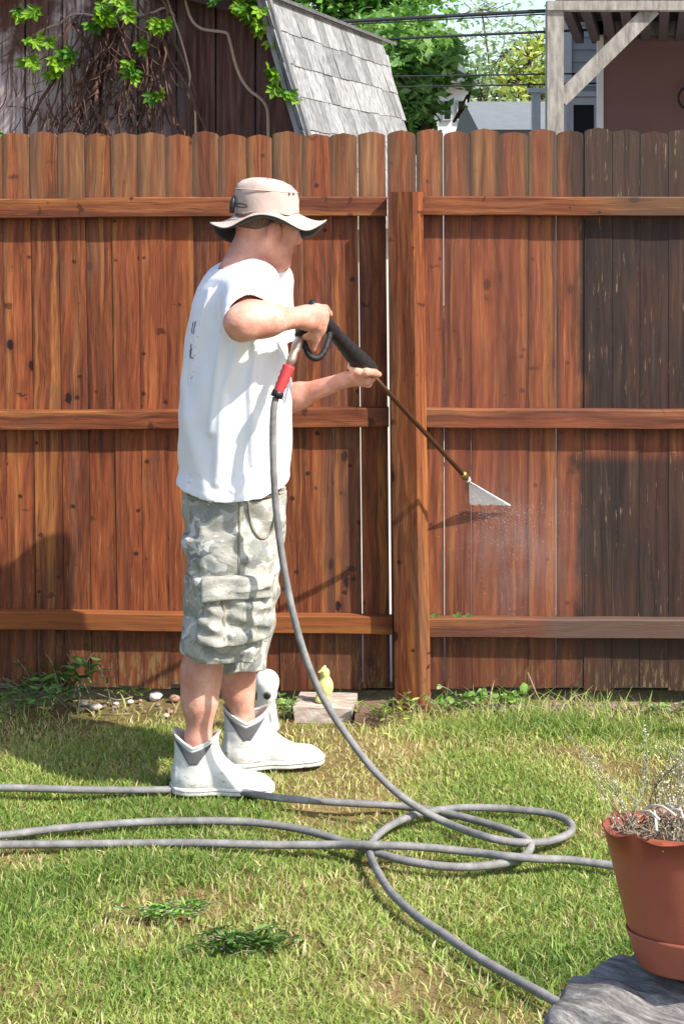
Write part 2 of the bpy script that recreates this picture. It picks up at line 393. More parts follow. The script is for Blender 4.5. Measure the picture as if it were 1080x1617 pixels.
spots = [(30,18,2),(48,22,2),(60,18,1),(45,60,1),(62,62,2),(70,68,1),(45,95,2),(55,98,1),(100,78,2),(110,82,2),(85,103,2),(95,108,2),(78,112,1),(88,88,1),(104,96,1),
 (165,10,2),(158,22,3),(168,34,3),(175,18,2),(150,35,2),(190,0,2),(200,8,2),(180,-4,1),(198,22,1),(248,32,3),(256,38,2),(262,30,1),(224,68,1),(232,75,1),(210,108,3),(215,116,2),(205,100,1),(248,148,1),(255,155,1),
 (380,10,3),(390,16,2),(372,18,2),(398,4,2),(405,22,1),(412,38,2),(418,44,1),(426,60,1),(430,112,2),(438,118,2),(424,108,1),(446,126,1),(434,132,1),(458,150,2),(464,156,1),(452,146,1),(442,140,1),(400,-8,2),(340,-6,1),(345,2,1),(12,215,2),(8,222,1),(415,20,1),(436,95,1)]
for u, v, nl in spots:
    for j in range(nl):
        k = rs.choice([0,1,1,3,2]) if (u, v) != (210, 108) else 2
        p = onG(u+rs.uniform(-7, 7), v+rs.uniform(-6, 6), rs.uniform(.09, .2)); rot = (rs.uniform(-.7, .25), rs.uniform(-.8, .8), rs.uniform(-.7, .7)); sc = rs.uniform(.75, 1.1)
        if lmesh[k] is None: lmesh[k] = blades('leaf', leafproto[k][0]+p, leafproto[k][1], leafproto[k][2], MAT_LEAF, vine, p); o = lmesh[k]
        else: o = copy_of(lmesh[k], p, vine)
        o.rotation_euler = rot; o.scale = (sc, sc, sc)

# ------------------------------------------------------------------ setting: raised deck and houses on the right
MAT_DECK = None
def greywood():
    n = NT('grey_deck_wood', .85, .15); p = n.pos(); x, y, z = n.sep(p)
    gv = n.xyz(n.m2('MULTIPLY', x, .5), y, n.m2('MULTIPLY', z, .12))
    n.col(n.ramp(n.noise(gv, 60, 6, .65), [(.28, srgb('#655f58')), (.5, srgb('#8b857d')), (.7, srgb('#a49e97'))])); n.bump(n.noise(gv, 120, 3), .4, .004); return n.m
MAT_DECK = greywood(); YD = 9.0; SKW = .20
MAT_UNDER = plain('deck_underside_painted_shade', '#4a4143', .85, .1, .2, 10)  # under-deck shade put into the joist and decking colour
dp = P(875, 319, YD)
deck = empty('raised_deck', (dp[0], YD, 0), 'weathered grey raised wooden deck on a post with diagonal brace', 'deck')
zt = P(0, 18, YD)[2]
MB().box((dp[0]-.048, YD-.048, 0), (dp[0]+.048, YD+.048, zt)).build('post', MAT_DECK, deck)
MB().box((dp[0]-.05, YD-.066, zt), (dp[0]+5.0, YD+.02, zt+.055)).build('beam', MAT_DECK, deck)
MB().box((dp[0]-.05, YD-.08, zt+.14), (dp[0]+5.0, YD-.045, zt+.20)).build('rim_board', MAT_DECK, deck)
jp = None
for i in range(40):
    x = dp[0]+.0+i*.122
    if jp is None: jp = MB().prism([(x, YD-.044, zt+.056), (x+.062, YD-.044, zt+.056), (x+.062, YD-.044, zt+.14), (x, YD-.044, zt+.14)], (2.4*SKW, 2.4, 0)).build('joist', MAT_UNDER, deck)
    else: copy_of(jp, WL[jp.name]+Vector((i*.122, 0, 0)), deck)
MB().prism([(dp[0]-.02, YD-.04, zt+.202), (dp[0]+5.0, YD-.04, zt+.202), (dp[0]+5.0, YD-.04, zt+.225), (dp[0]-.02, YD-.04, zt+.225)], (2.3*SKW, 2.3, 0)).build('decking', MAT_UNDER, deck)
q0, q1 = P(884, 158, YD), P(1030, 14, YD); dd = (q1-q0)/np.linalg.norm(q1-q0); nn = np.array([-dd[2], 0, dd[0]])*.045
MB().prism([q0-nn-np.array([0,.03,0]), q1-nn-np.array([0,.03,0]), q1+nn-np.array([0,.03,0]), q0+nn-np.array([0,.03,0])], (0,.06,0)).build('brace', MAT_DECK, deck)
MAT_TRIM = plain('white_trim', '#b9bbbb', .6, .3, .1, 12); MAT_SIDE = plain('grey_siding', '#9ea3a6', .7, .2, .08, 6)
MAT_MAUVE = None
n = NT('mauve_wall', .85, .2); p = n.pos(); n.col(n.ramp(n.noise(p, 1.3, 5, .6), [(.3, srgb('#614a4b')), (.7, srgb('#6d5453'))])); n.bump(n.noise(p, 90, 3), .25, .004); MAT_MAUVE = n.m
YH = 11.2; hx = P(952, 0, YH)[0]
house = empty('mauve_house', (hx+1.8, YH+2, 0), 'mauve walled house in shade beneath the raised deck', 'house')
MB().prism([(hx, YH, 0), (hx+3.6, YH, 0), (hx+3.6, YH, 4.6), (hx, YH, 4.6)], (4*SKW, 4, 0)).build('wall', MAT_MAUVE, house)
MB().box((hx-.045, YH-.02, 0), (hx-.002, YH+.03, 4.6)).build('corner_trim', MAT_TRIM, house)
MB().prism([(hx-.2, YH-.3, 4.603), (hx+3.9, YH-.3, 4.603), (hx+3.9, YH-.3, 4.75), (hx-.2, YH-.3, 4.75)], (4.6*SKW, 4.6, 0)).build('roof', MAT_FASCIA, house)
MB().prism([(hx-.1, YH-.02, zt+.1), (hx+3.7, YH-.02, zt+.1), (hx+3.7, YH-.02, zt+.2), (hx-.1, YH-.02, zt+.2)], (0,.018,0)).build('ledger', MAT_DECK, house)
wl_ = P(1086, 155, YH-.06); pts = [wl_+np.array([math.cos(a)*.07, -.0, math.sin(a)*.08]) for a in np.linspace(0, 2*math.pi, 20)]
ho = MB().tube(pts, .009, 6).build('coiled_cable', plain('black_rubber', '#17181a', .6), None, True); tag(ho, 'dark loop of cable hanging on the mauve wall', 'cable')
# clapboard house seen between deck post and mauve house
YC = 12.5
cl = empty('clapboard_house', (P(930, 0, YC)[0], YC+1, 0), 'grey clapboard house with white trimmed window behind the deck post', 'house')
cx0, cx1 = P(898, 0, YC)[0], P(975, 0, YC)[0]
MB().box((cx0+.02, YC+.02, 0), (cx1+.6, YC+.14, 3.35)).box((cx0+.65, YC+.142, 0), (cx1+1.6, YC+3, 3.34)).build('wall', MAT_SIDE, cl)
zz = 1.96; cp = None
while zz < 3.2:
    if not cp: cp = MB().prism([(cx0+.02, YC-.012, zz), (cx0+.02, YC+.018, zz), (cx0+.02, YC+.018, zz+.098), (cx0+.02, YC+.006, zz+.098)], (cx1-cx0+.5, 0, 0)).build('clapboard', MAT_SIDE, cl); z0_ = zz
    else: copy_of(cp, WL[cp.name]+Vector((0, 0, zz-z0_)), cl)
    zz += .1
MB().box((cx0-.05, YC-.03, 0), (cx0+.018, YC+.1, 3.3)).build('corner_trim', MAT_TRIM, cl)
MB().box((cx0-.10, YC-.05, P(0,153,YC)[2]), (cx1, YC-.016, P(0,145,YC)[2])).build('trim_board', MAT_TRIM, cl)
wz1 = P(0,166,YC)[2]; wx1 = P(936,0,YC)[0]
wn = MB().box((cx0-.02, YC-.03, .9), (wx1+.07, YC+.01, wz1+.06)).build('window', MAT_TRIM, cl)
n = NT('dark_glass', .08, .5); n.col(srgb('#20262a')); MAT_GLASS = n.m
MB().box((cx0+.03, YC-.034, .98), (wx1, YC-.031, wz1)).build('pane', MAT_GLASS, wn)
MB().prism([(cx0-.15, YC-.3, 3.36), (cx1+.9, YC-.3, 3.36), (cx1+.9, YC+3.3, 4.2), (cx0+.6, YC+3.3, 4.2)], (0,0,.08)).build('roof', MAT_FASCIA, cl)
# low grey garage and white house far behind
YG = 17.0
ga = empty('grey_garage', (P(830,0,YG)[0], YG+2, 0), 'low grey roofed garage behind the trees beside the deck post', 'garage')
gx0, gx1 = P(755,0,YG)[0], P(905,0,YG)[0]; gz = P(0,205,YG)[2]; gr = P(0,163,YG)[2]
MAT_ROOF = plain('grey_roof', '#6d7175', .8, .2, .2, 8)
MB().box((gx0+.1, YG+.1, 0), (gx1-.1, YG+3.8, gz)).build('wall', plain('garage_wall', '#a3a6a8', .7), ga)
MB().prism([(gx0, YG, gz+.002), (gx0, YG+2, gr+.15), (gx0, YG+4, gz+.002)], (gx1-gx0, 0, 0)).build('roof', MAT_ROOF, ga)
MB().box((P(832,0,YG-.5)[0], YG-.62, P(0,152,YG)[2]), (gx1+.3, YG-.5, P(0,145,YG)[2])).build('gutter', MAT_TRIM, ga)
MB().box((P(838,0,YG-.5)[0], YG-.6, 0), (P(838,0,YG-.5)[0]+.09, YG-.52, P(0,152,YG)[2])).build('gutter_post', MAT_TRIM, ga)
YW = 24.0
wh = empty('white_house', (P(705,0,YW)[0], YW+3, 0), 'white house with dark windows half hidden by the bright green tree', 'house')
MB().box((P(660,0,YW)[0], YW, 0), (P(742,0,YW)[0], YW+5, P(0,132,YW)[2])).build('wall', plain('white_siding', '#cfd0cf', .6, .3, .06, 4), wh)
x0, x1 = P(650,0,YW)[0], P(752,0,YW)[0]; z0 = P(0,133,YW)[2]
MB().prism([(x0, YW-.3, z0), (x1, YW-.3, z0), ((x0+x1)/2, YW-.3, z0+.5)], (0, 5.6, 0)).build('roof', MAT_ROOF, wh)
for u in (678, 706, 728):
    f = MB().box((P(u-7,0,YW)[0], YW-.05, P(0,190,YW)[2]), (P(u+7,0,YW)[0], YW-.003, P(0,158,YW)[2])).build('window', MAT_TRIM, wh)
    MB().box((P(u-5,0,YW)[0], YW-.056, P(0,188,YW)[2]), (P(u+5,0,YW)[0], YW-.052, P(0,160,YW)[2])).build('pane', MAT_GLASS, f)

# ---- trees
MAT_TREE = leafy('tree_leaf', .35); MAT_TRUNK = plain('tree_bark', '#5a4d40', .9, .1, .3, 12, .6)
def tree(name, label, base, h_trunk, lobes, nleaf, size, cols, limbs=7, group=None, spread=.3):
    t = empty(name, base, label, 'tree', group); b = np.array(base, float); m = MB(); tot = sum(l[1][0]*l[1][1]*l[1][2] for l in lobes)
    top = np.array([np.mean([l[0][0] for l in lobes]), np.mean([l[0][1] for l in lobes]), 0])
    fork = b+np.array([0,0,h_trunk]); m.tube(spline([b, b+np.array([.05,.03,h_trunk*.5]), fork], .3), [.16]*1 and .13, 8)
    cl_ = []
    for c, r in lobes:
        c = np.array(c); r = np.array(r); mid = (fork+c)/2+rng.normal(0, .15, 3); (r[0] > .17) and m.tube(spline([fork-np.array([0,0,.2]), mid, c], .3), .028 if nleaf > 3000 else .018, 6)
        k = max(6, int(90*r[0]*r[1]*r[2]/tot*len(lobes)*.6))
        for j in range(k):
            d = rng.normal(size=3); d /= np.linalg.norm(d); q = c+d*r*(.45+.55*rng.random()**.6)
            cl_.append((q, spread*(.5+.8*rng.random())*r.mean(), rng.random()))
            if j % 4 == 0: m.tube([c, (c+q)/2+rng.normal(0,.08,3), q], .014 if nleaf > 3000 else .009, 4, False)
    m.build('trunk', MAT_TRUNK, t, True)
    w = np.array([s_**1.6 for _, s_, _ in cl_]); w /= w.sum(); ci = rng.choice(len(cl_), nleaf, p=w)
    cen = np.array([q for q, _, _ in cl_])[ci]; sg = np.array([s_ for _, s_, _ in cl_])[ci]; tn = np.array([k for _, _, k in cl_])[ci]
    p = cen+rng.normal(size=(nleaf,3))*sg[:,None]*np.array([.55,.55,.42])
    a = rng.normal(size=(nleaf,3)); a[:,2] *= .6; a /= np.linalg.norm(a, axis=1)[:,None]; bb = np.cross(a, rng.normal(size=(nleaf,3))); bb /= np.linalg.norm(bb, axis=1)[:,None]
    s_ = size*(.6+.8*rng.random(nleaf))[:,None]
    V = np.stack([p-a*s_, p+bb*s_*.45-a*s_*.1, p+a*s_, p-bb*s_*.45-a*s_*.1], 1).reshape(-1, 3); Fq = np.arange(nleaf*4).reshape(-1, 4)
    cc = np.array([srgb(c)[:3] for c in cols]); f = np.clip(tn*.7+rng.random(nleaf)*.45, 0, .999)*(len(cc)-1); i0 = f.astype(int); f = (f-i0)[:,None]
    C = cc[i0]*(1-f)+cc[np.minimum(i0+1, len(cc)-1)]*f
    blades('crown', V, Fq, np.repeat(C, 4, 0), MAT_TREE, t, base); return t
GR = ['#3f6633', '#5f8a44', '#7ba158', '#9ab874']
def W(u, v, Y): return tuple(P(u, v, Y))
tree('maple_tree', 'bright green leafy tree beside the grey shed roof', (P(660,0,15)[0], 15, 0), 1.8,
     [(W(636,150,15), (.38,.5,.42)), (W(620,80,15.3), (.5,.6,.4)), (W(668,85,14.8), (.36,.45,.30)), (W(632,190,15), (.34,.5,.4)), (W(712,95,15.2), (.16,.3,.16)), (W(738,150,15.2), (.10,.2,.22))], 12500, .055, GR)
tree('oak_tree', 'tall darker green tree crown rising over the shed roof', (P(560,0,19)[0], 19, 0), 2.2,
     [(W(500,-20,19), (.9,.9,.6)), (W(590,0,19), (.85,.9,.55)), (W(635,0,18.6), (.40,.5,.30)), (W(560,60,19.5), (.8,.8,.6)), (W(440,-90,19), (1,1,.7)), (W(600,-110,19), (1.1,1,.7))], 16000, .06, ['#2f5720', '#47772b', '#5f9038', '#7aa548'])
tree('birch_tree', 'thin pale sparse tree against the sky between shed and deck', (P(770,0,26)[0], 26, 0), 2.4,
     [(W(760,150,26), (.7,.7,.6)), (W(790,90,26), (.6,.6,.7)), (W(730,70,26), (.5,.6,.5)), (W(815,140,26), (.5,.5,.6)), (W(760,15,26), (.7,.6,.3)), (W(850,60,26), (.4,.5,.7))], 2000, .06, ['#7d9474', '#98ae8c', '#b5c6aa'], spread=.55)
tree('yellow_green_tree', 'yellowish green young tree just left of the deck post', (P(838,0,20)[0], 20, 0), 2.0,
     [(W(838,95,20), (.25,.4,.3)), (W(815,130,20), (.25,.35,.3)), (W(850,150,20), (.3,.4,.3)), (W(900,90,20), (.3,.4,.5))], 900, .06, ['#8a9a3a', '#a8b452', '#bcc777'])
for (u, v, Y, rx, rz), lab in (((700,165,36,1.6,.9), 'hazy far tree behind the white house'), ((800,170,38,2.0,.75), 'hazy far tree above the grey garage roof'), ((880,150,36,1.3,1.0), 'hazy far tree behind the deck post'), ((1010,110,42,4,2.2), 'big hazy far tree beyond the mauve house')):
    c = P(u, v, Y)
    tree('background_tree', lab, (c[0], Y, 0), 1.5, [(tuple(c), (rx, 1.5, rz)), (tuple(c+np.array([rx*.5, 0, .2])), (rx*.6, 1.2, rz*.8)), (tuple(c-np.array([rx*.5, 0, .1])), (rx*.6, 1.2, rz*.7))], 1500, .12, ['#758f68', '#90a784', '#aabf9f'], group='trees far beyond the houses')  # distance haze is painted into these pale leaf tints
# ---- overhead lines
MAT_CABLE = plain('black_cable', '#24262a', .7)
pole = empty('utility_pole', (-7.5, 14, 0), 'wooden utility pole left of the yard carrying the overhead lines', 'pole')
MB().tube([(-7.5,14,0), (-7.5,14,6.5)], .12, 10).build('shaft', MAT_TRUNK, pole, True); MB().box((-7.9,13.9,5.4), (-7.1,14.1,5.55)).build('crossarm', MAT_DECK, pole)
for i, (va, vb, rad, lab) in enumerate(((31, 17, .016, 'thickest overhead cable, highest of the lines by the deck post'), (62, 50, .011, 'overhead cable below the thickest one'), (36, 22, .006, 'thin wire just beneath the highest overhead cable'), (121, 117, .007, 'low thin wire in front of the pale trees'), (138, 133, .007, 'lowest thin wire above the garage roof'))):
    a, b_ = P(600, va, 11.5), P(865, vb, 11.5); d = (b_-a)/(b_[0]-a[0]); e0 = a+d*(-7.5-a[0]); e1 = a+d*(hx+.2-a[0]) if i < 3 else b_+d*.6
    e0[1] = 13.9 if False else e0[1]
    pts = [e0+(e1-e0)*t for t in np.linspace(0, 1, 12)]
    tag(MB().tube(pts, rad, 6).build('overhead_cable', MAT_CABLE, None, True), lab, 'cable', 'overhead lines')

# ------------------------------------------------------------------ the fence
def fence_wood(kind):
    n = NT('fence_wood_'+kind, .72, .25); p = n.pos(); r = n.rand(); x, y, z = n.sep(p)
    along, across = (z, x) if kind in ('picket', 'post') else (x, z)
    o1 = n.m2('MULTIPLY', r, 17.3); ac = n.m2('ADD', across, o1); al = n.m2('ADD', along, n.m2('MULTIPLY', r, 31.7))
    wob_ = n.m2('MULTIPLY', n.noise(n.xyz(ac, al, 0.0), 5, 1), .02); ac2 = n.m2('ADD', ac, wob_)
    gv = n.xyz(ac2, y, n.m2('MULTIPLY', al, .045))
    g1 = n.noise(gv, 38, 5, .6); g2 = n.noise(gv, 190, 3, .6)
    rg = n.noise(n.xyz(ac2, n.m2('MULTIPLY', y, .3), n.m2('MULTIPLY', al, .13)), 8.5, 1.5, .5)
    rings = n.m2('MULTIPLY_ADD', n.m2('SINE', n.m2('MULTIPLY', rg, 75)), .5, .5)
    vo = n.n('ShaderNodeTexVoronoi', {'Vector': n.xyz(n.m2('MULTIPLY', ac, 10.5), 0.0, n.m2('MULTIPLY', al, 6.5)), 'Scale': 1.0}, voronoi_dimensions='3D')
    kc = n.sep(vo.outputs['Color'])[0]; dk = n.m2('ADD', vo.outputs['Distance'], n.m2('MULTIPLY_ADD', n.noise(p, 90, 2), .12, -.06))
    keep = n.ss(kc, .40, .45)
    knot = n.m2('MULTIPLY', n.ss(dk, .15, .085), keep); halo = n.m2('MULTIPLY', n.ss(dk, .34, .1), keep)
    if kind == 'post': stops = [(.25, srgb('#5f3018')), (.5, srgb('#8a4820')), (.75, srgb('#b0703a'))]
    else: stops = [(.28, srgb('#4a2719')), (.5, srgb('#804222')), (.72, srgb('#a8632f'))]
    c = n.ramp(g1, stops)
    if kind == 'picket':
        tone = n.ramp(n.m2('FRACT', n.m2('MULTIPLY', r, 7.31)), [(0, (.72,.66,.64,1)), (.35, (1.0,.95,.9,1)), (.7, (1.15,1.05,.92,1)), (1, (1.3,1.25,1.1,1))]); c = n.mix(1, c, tone, 'MULTIPLY')
    # long stripes of heart and sap wood inside one board
    st1 = n.noise(n.xyz(ac2, 0.0, n.m2('MULTIPLY', al, .02)), 24, 2, .5); st2 = n.noise(n.xyz(n.m2('ADD', ac2, 5.3), 0.0, n.m2('MULTIPLY', al, .03)), 17, 2, .5)
    c = n.mix(n.m2('MULTIPLY', n.ss(st1, .54, .62), .60), c, srgb('#b87634')); c = n.mix(n.m2('MULTIPLY', n.ss(st2, .55, .66), .55), c, srgb('#6e4a3a')); c = n.mix(n.m2('MULTIPLY', n.ss(st1, .44, .36), .5), c, srgb('#9a4a1e'))
    c = n.mix(n.m2('MULTIPLY', n.ss(rings, .35, 1.0), .32 if kind != 'post' else .5), c, n.mix(1, c, (.5,.42,.36,1), 'MULTIPLY'))
    g4 = n.noise(n.xyz(n.m2('ADD', ac2, 2.2), y, n.m2('MULTIPLY', al, .05)), 95, 4, .7)
    c = n.mix(n.m2('MULTIPLY', n.ss(g4, .60, .70), .55), c, srgb('#c07a44')); c = n.mix(n.m2('MULTIPLY', n.ss(g4, .40, .32), .6), c, srgb('#3a2016'))
    g3 = n.noise(n.xyz(ac2, y, n.m2('MULTIPLY', al, .022)), 300, 3, .6)
    c = n.mix(n.m2('MULTIPLY', n.ss(g2, .54, .68), .6), c, n.mix(1, c, (1.55,1.5,1.4,1), 'MULTIPLY'))
    c = n.mix(n.m2('MULTIPLY', n.ss(g2, .44, .30), .7), c, n.mix(1, c, (.40,.36,.34,1), 'MULTIPLY')); c = n.mix(n.m2('MULTIPLY', n.ss(g3, .40, .30), .75), c, srgb('#2e1a12'))
    c = n.mix(n.m2('MULTIPLY', halo, .5), c, n.mix(1, c, (.55,.45,.40,1), 'MULTIPLY'))
    c = n.mix(knot, c, srgb('#2b130c'))
    v2 = n.n('ShaderNodeTexVoronoi', {'Vector': n.xyz(n.m2('MULTIPLY', ac, 16), 3.0, n.m2('MULTIPLY', al, 17)), 'Scale': 1.0}, voronoi_dimensions='3D')
    d2_ = n.m2('ADD', v2.outputs['Distance'], n.m2('MULTIPLY_ADD', n.noise(p, 150, 2), .14, -.07)); k2 = n.ss(n.sep(v2.outputs['Color'])[1], .36, .40)
    c = n.mix(n.m2('MULTIPLY', n.m2('MULTIPLY', n.ss(d2_, .17, .09), k2), .9), c, srgb('#34170e'))
    # branch scars: short dark smears across the grain
    v3 = n.n('ShaderNodeTexVoronoi', {'Vector': n.xyz(n.m2('MULTIPLY', ac, 9), 9.0, n.m2('ADD', n.m2('MULTIPLY', al, 24), n.m2('MULTIPLY', n.noise(n.xyz(ac, 0.0, al), 40, 1), 1.2))), 'Scale': 1.0}, voronoi_dimensions='3D')
    c = n.mix(n.m2('MULTIPLY', n.m2('MULTIPLY', n.ss(v3.outputs['Distance'], .24, .12), n.ss(n.sep(v3.outputs['Color'])[2], .84, .87)), .75), c, srgb('#3a1d12'))
    if kind == 'picket':
        gxx = n.sep(n.n('ShaderNodeTexCoord').outputs['Generated'])[0]; ed = n.m2('MULTIPLY', n.m2('ABSOLUTE', n.m2('SUBTRACT', gxx, .5)), 2.0)
        ed = n.m2('ADD', ed, n.m2('MULTIPLY_ADD', n.noise(n.xyz(ac, 0.0, n.m2('MULTIPLY', al, .5)), 12, 3, .6), .7, -.35))
        c = n.mix(n.m2('MULTIPLY', n.ss(ed, .62, 1.0), .55), c, srgb('#2c1b14'))
    hs = n.n('ShaderNodeHueSaturation', {'Saturation': .96, 'Value': .62 if kind.startswith('rail') else (.72 if kind == 'post' else .70), 'Color': c}); c = hs.outputs[0]
    if kind in ('picket', 'rail_mid'): c = n.mix(n.m2('MULTIPLY', n.ss(x, .20, .34), .36), c, n.ramp(g1, [(.3, srgb('#5d3325')), (.7, srgb('#8f5440'))]))
    gp_ = n.m2('MULTIPLY', n.ss(n.noise(n.xyz(n.m2('ADD', n.m2('MULTIPLY', ac, 3), 3.0), y, n.m2('MULTIPLY', al, .8)), 3.2, 4, .6), .54, .70), .45); c = n.mix(gp_, c, n.ramp(g1, [(.3, srgb('#3b2920')), (.7, srgb('#6e4f3a'))]))
    # dirt that the washer has not reached yet (its own outline on the boards)
    jit = n.m2('MULTIPLY_ADD', n.noise(n.xyz(n.m2('MULTIPLY', x, 2), 0.0, z), 4.5, 4, .6), .16, -.08); xj = n.m2('ADD', x, jit)
    dark = n.ramp(n.noise(gv, 45, 5, .6), [(.3, srgb('#1b1412')), (.55, srgb('#302521')), (.75, srgb('#463830'))])
    fl = n.m2('MULTIPLY', n.ss(n.noise(n.xyz(ac, y, n.m2('MULTIPLY', al, .09)), 120, 3, .65), .62, .68), n.ss(n.noise(p, 5, 3), .42, .62))
    if kind == 'picket':
        hi = n.ss(z, 1.55, 1.62); lo = n.ss(z, .27, .21)
        midb = n.m2('MULTIPLY', n.ss(z, .83, .92), n.m2('SUBTRACT', 1.0, hi)); low = n.m2('MULTIPLY', n.ss(z, .83, .76), n.m2('SUBTRACT', 1.0, lo))
        d1 = n.m2('MULTIPLY', n.ss(xj, .73, .80), n.m2('MAXIMUM', midb, low))
        d2 = n.m2('MULTIPLY', n.m2('MULTIPLY', n.ss(xj, .69, .77), hi), .92); d3 = n.m2('MULTIPLY', n.m2('MULTIPLY', n.ss(xj, .66, .84), lo), .92)
        c = n.mix(n.m2('MULTIPLY', d1, n.m2('MULTIPLY_ADD', n.ss(n.noise(n.xyz(n.m2('MULTIPLY', x, 2), 1.0, n.m2('MULTIPLY', z, .7)), 3.5, 4, .6), .62, .45), .12, .86)), c, dark)
        pt = n.ss(n.noise(p, 2.6, 4, .6), .60, .74)                       # blotchy left-over grime on the washed part
        c = n.mix(n.m2('MULTIPLY', pt, .42), c, dark); tg_ = n.m2('MULTIPLY', hi, n.ss(ed, .45, .95))
        # weathered greyer tops on every board
        gt = n.ramp(n.noise(gv, 60, 5, .6), [(.3, srgb('#46301f')), (.5, srgb('#6f4c33')), (.72, srgb('#96714d'))])
        c = n.mix(n.m2('MULTIPLY', n.m2('MULTIPLY', hi, n.ss(n.noise(gv, 14, 3), .35, .6)), .8), c, gt); c = n.mix(n.m2('MULTIPLY', tg_, .6), c, srgb('#40382c'))
        c = n.mix(n.m2('MAXIMUM', d2, d3), c, n.mix(.15, dark, srgb('#5a4a3d')))
        # flaked streaks: bottom strip and unwashed boards
        bs = n.m2('MULTIPLY', n.ss(n.noise(n.xyz(ac, y, n.m2('MULTIPLY', al, .16)), 95, 4, .7), .50, .60), n.m2('MULTIPLY', lo, n.ss(z, .26, .06)))
        c = n.mix(n.m2('MULTIPLY', lo, .45), c, srgb('#38231a')); c = n.mix(n.m2('MULTIPLY', bs, n.m2('MULTIPLY', n.ss(n.noise(p, 3.5, 4, .6), .40, .62), .7)), c, srgb('#756842'))
        c = n.mix(n.m2('MULTIPLY', n.m2('MULTIPLY', fl, n.m2('MAXIMUM', d2, n.m2('MULTIPLY', d1, .45))), .8), c, srgb('#93866f'))
        c = n.mix(n.m2('MULTIPLY', fl, .25), c, srgb('#a87650'))
    elif kind == 'rail_high': c = n.mix(n.m2('MULTIPLY', n.ss(xj, .76, .95), .7), c, srgb('#4f3d30'))
    elif kind == 'rail_low':
        c = n.mix(n.m2('MULTIPLY', n.ss(xj, .22, .34), .45), c, srgb('#5a3c33')); c = n.mix(n.m2('MULTIPLY', n.ss(xj, .58, .72), .85), c, srgb('#54433b'))
        c = n.mix(n.m2('MULTIPLY', n.ss(xj, .2, .05), .35), c, srgb('#9a5c2a'))
    if kind.startswith('rail'): c = n.mix(n.m2('MULTIPLY', n.ss(n.noise(p, 4, 4, .6), .55, .75), .45), c, srgb('#54301f'))
    n.col(c); n.put(n.b.inputs['Roughness'], n.m2('MULTIPLY_ADD', g1, .3, .5))
    n.bump(n.m2('ADD', n.m2('MULTIPLY', g2, .6), n.m2('MULTIPLY', rings, .25)), .45, .004); return n.m
FW = {k: fence_wood(k) for k in ('picket', 'post', 'rail_high', 'rail_mid', 'rail_low')}
YF = 5.0
fence = empty('wooden_fence', (0, YF, 0), 'tall stained cedar picket fence, washed orange at left and still dirty at right', 'fence')
top = [-38, 4, 48, 92, 134.5, 176, 218.5, 261, 304, 346, 389, 432, 477, 522, 565, 609.2, 612, 657, 700, 742, 787, 834, 878, 922, 966, 1010, 1055, 1099, 1143]
bot = [-26, 17, 60, 104, 146, 188, 229, 270, 314, 357, 400, 443, 487, 531, 573, 616.3, 619, 661, 702, 745, 789, 833, 878, 921, 965, 1009, 1055, 1099, 1143]
ups = [(top[i], top[i+1], bot[i], bot[i+1]) for i in range(len(top)-1) if i != 15]
for k in range(1, 14): ups = [(-38-44*k, 6-44*k, -26-44*k, 18-44*k)]+ups+[(1143+44*(k-1), 1143+44*k, 1143+44*(k-1), 1143+44*k)]
wide = {92: 2.2, 565: 2.2, 609.2: 2, 657: 3.5, 700: 3, 742: 2, 834: 1.5, 878: 3.5, 922: 2.5, 966: 2, 1010: 3.2, 48: 2, 134.5: 2}
gpl = .1
for a0, a1, b0, b1 in ups:
    gp = (wide[a1]*(.6 if a1 > 560 and a1 < 650 else .42) if a1 in (609.2, 565, 878, 1010) else wide.get(a1, random.uniform(.1, .5))*.42); gl_ = .1 if a0 == 612 else gpl; gpl = gp; yj = random.uniform(-.002, .002); zt_ = 1.62+(319-random.uniform(203, 211)+(0 if a0 > 600 else -4))/485; zb = .03+random.uniform(-.008, .012)
    if a0 < 300: zb += .015
    xa = lambda u: (u-540)*YF/F
    def X(side, z): t = (z-.1)/1.6; return (xa(b0)*(1-t)+xa(a0)*t+gl_*.5/485) if side == 0 else (xa(b1)*(1-t)+xa(a1)*t-gp*.5/485)
    w = X(1, 1.7)-X(0, 1.7); c1 = random.uniform(.009, .016); cw = random.uniform(.17, .27)
    L0, L1 = X(0, zt_), X(1, zt_)
    prof = [(X(0, zb), zb), (X(1, zb), zb+random.uniform(-.006,.006)), (X(1, zt_-c1), zt_-c1), (L1-w*cw*.35, zt_-c1*.45), (L1-w*cw, zt_-.002), ((L0+L1)/2, zt_+.003), (L0+w*cw, zt_-.002), (L0+w*cw*.35, zt_-c1*.45), (X(0, zt_-c1), zt_-c1)]
    MB().prism([(x, YF+yj, z) for x, z in prof], (0, .016, 0)).build('picket', FW['picket'], fence)
def rail(x0, x1, z0a, z0b, hgt, key, bow=0):
    m = MB(); n_ = 14; V = []
    for i in range(n_+1):
        t = i/n_; x = x0+(x1-x0)*t; zb = z0a+(z0b-z0a)*t+bow*math.sin(math.pi*t)+random.uniform(-.0012,.0012); e = random.uniform(-.0012,.0012)
        yb = YF-.0035; yf = YF-.042
        V += [(x, yb, zb), (x, yf+.003, zb), (x, yf, zb+.003), (x, yf, zb+hgt-.004+e), (x, yf+.004, zb+hgt+e), (x, yb, zb+hgt+e)]
    Fc = [(i*6+k, i*6+(k+1)%6, (i+1)*6+(k+1)%6, (i+1)*6+k) for i in range(n_) for k in range(6)]+[tuple(range(6))[::-1], tuple(n_*6+k for k in range(6))]
    return m.add(V, Fc).build('rail', FW[key], fence)
Zf = lambda v: 1.62-(v-319)*4.96/F
xl, xr = (611-540)*4.96/F, (664-540)*4.96/F
XL0, XR1 = -2.45, 2.35
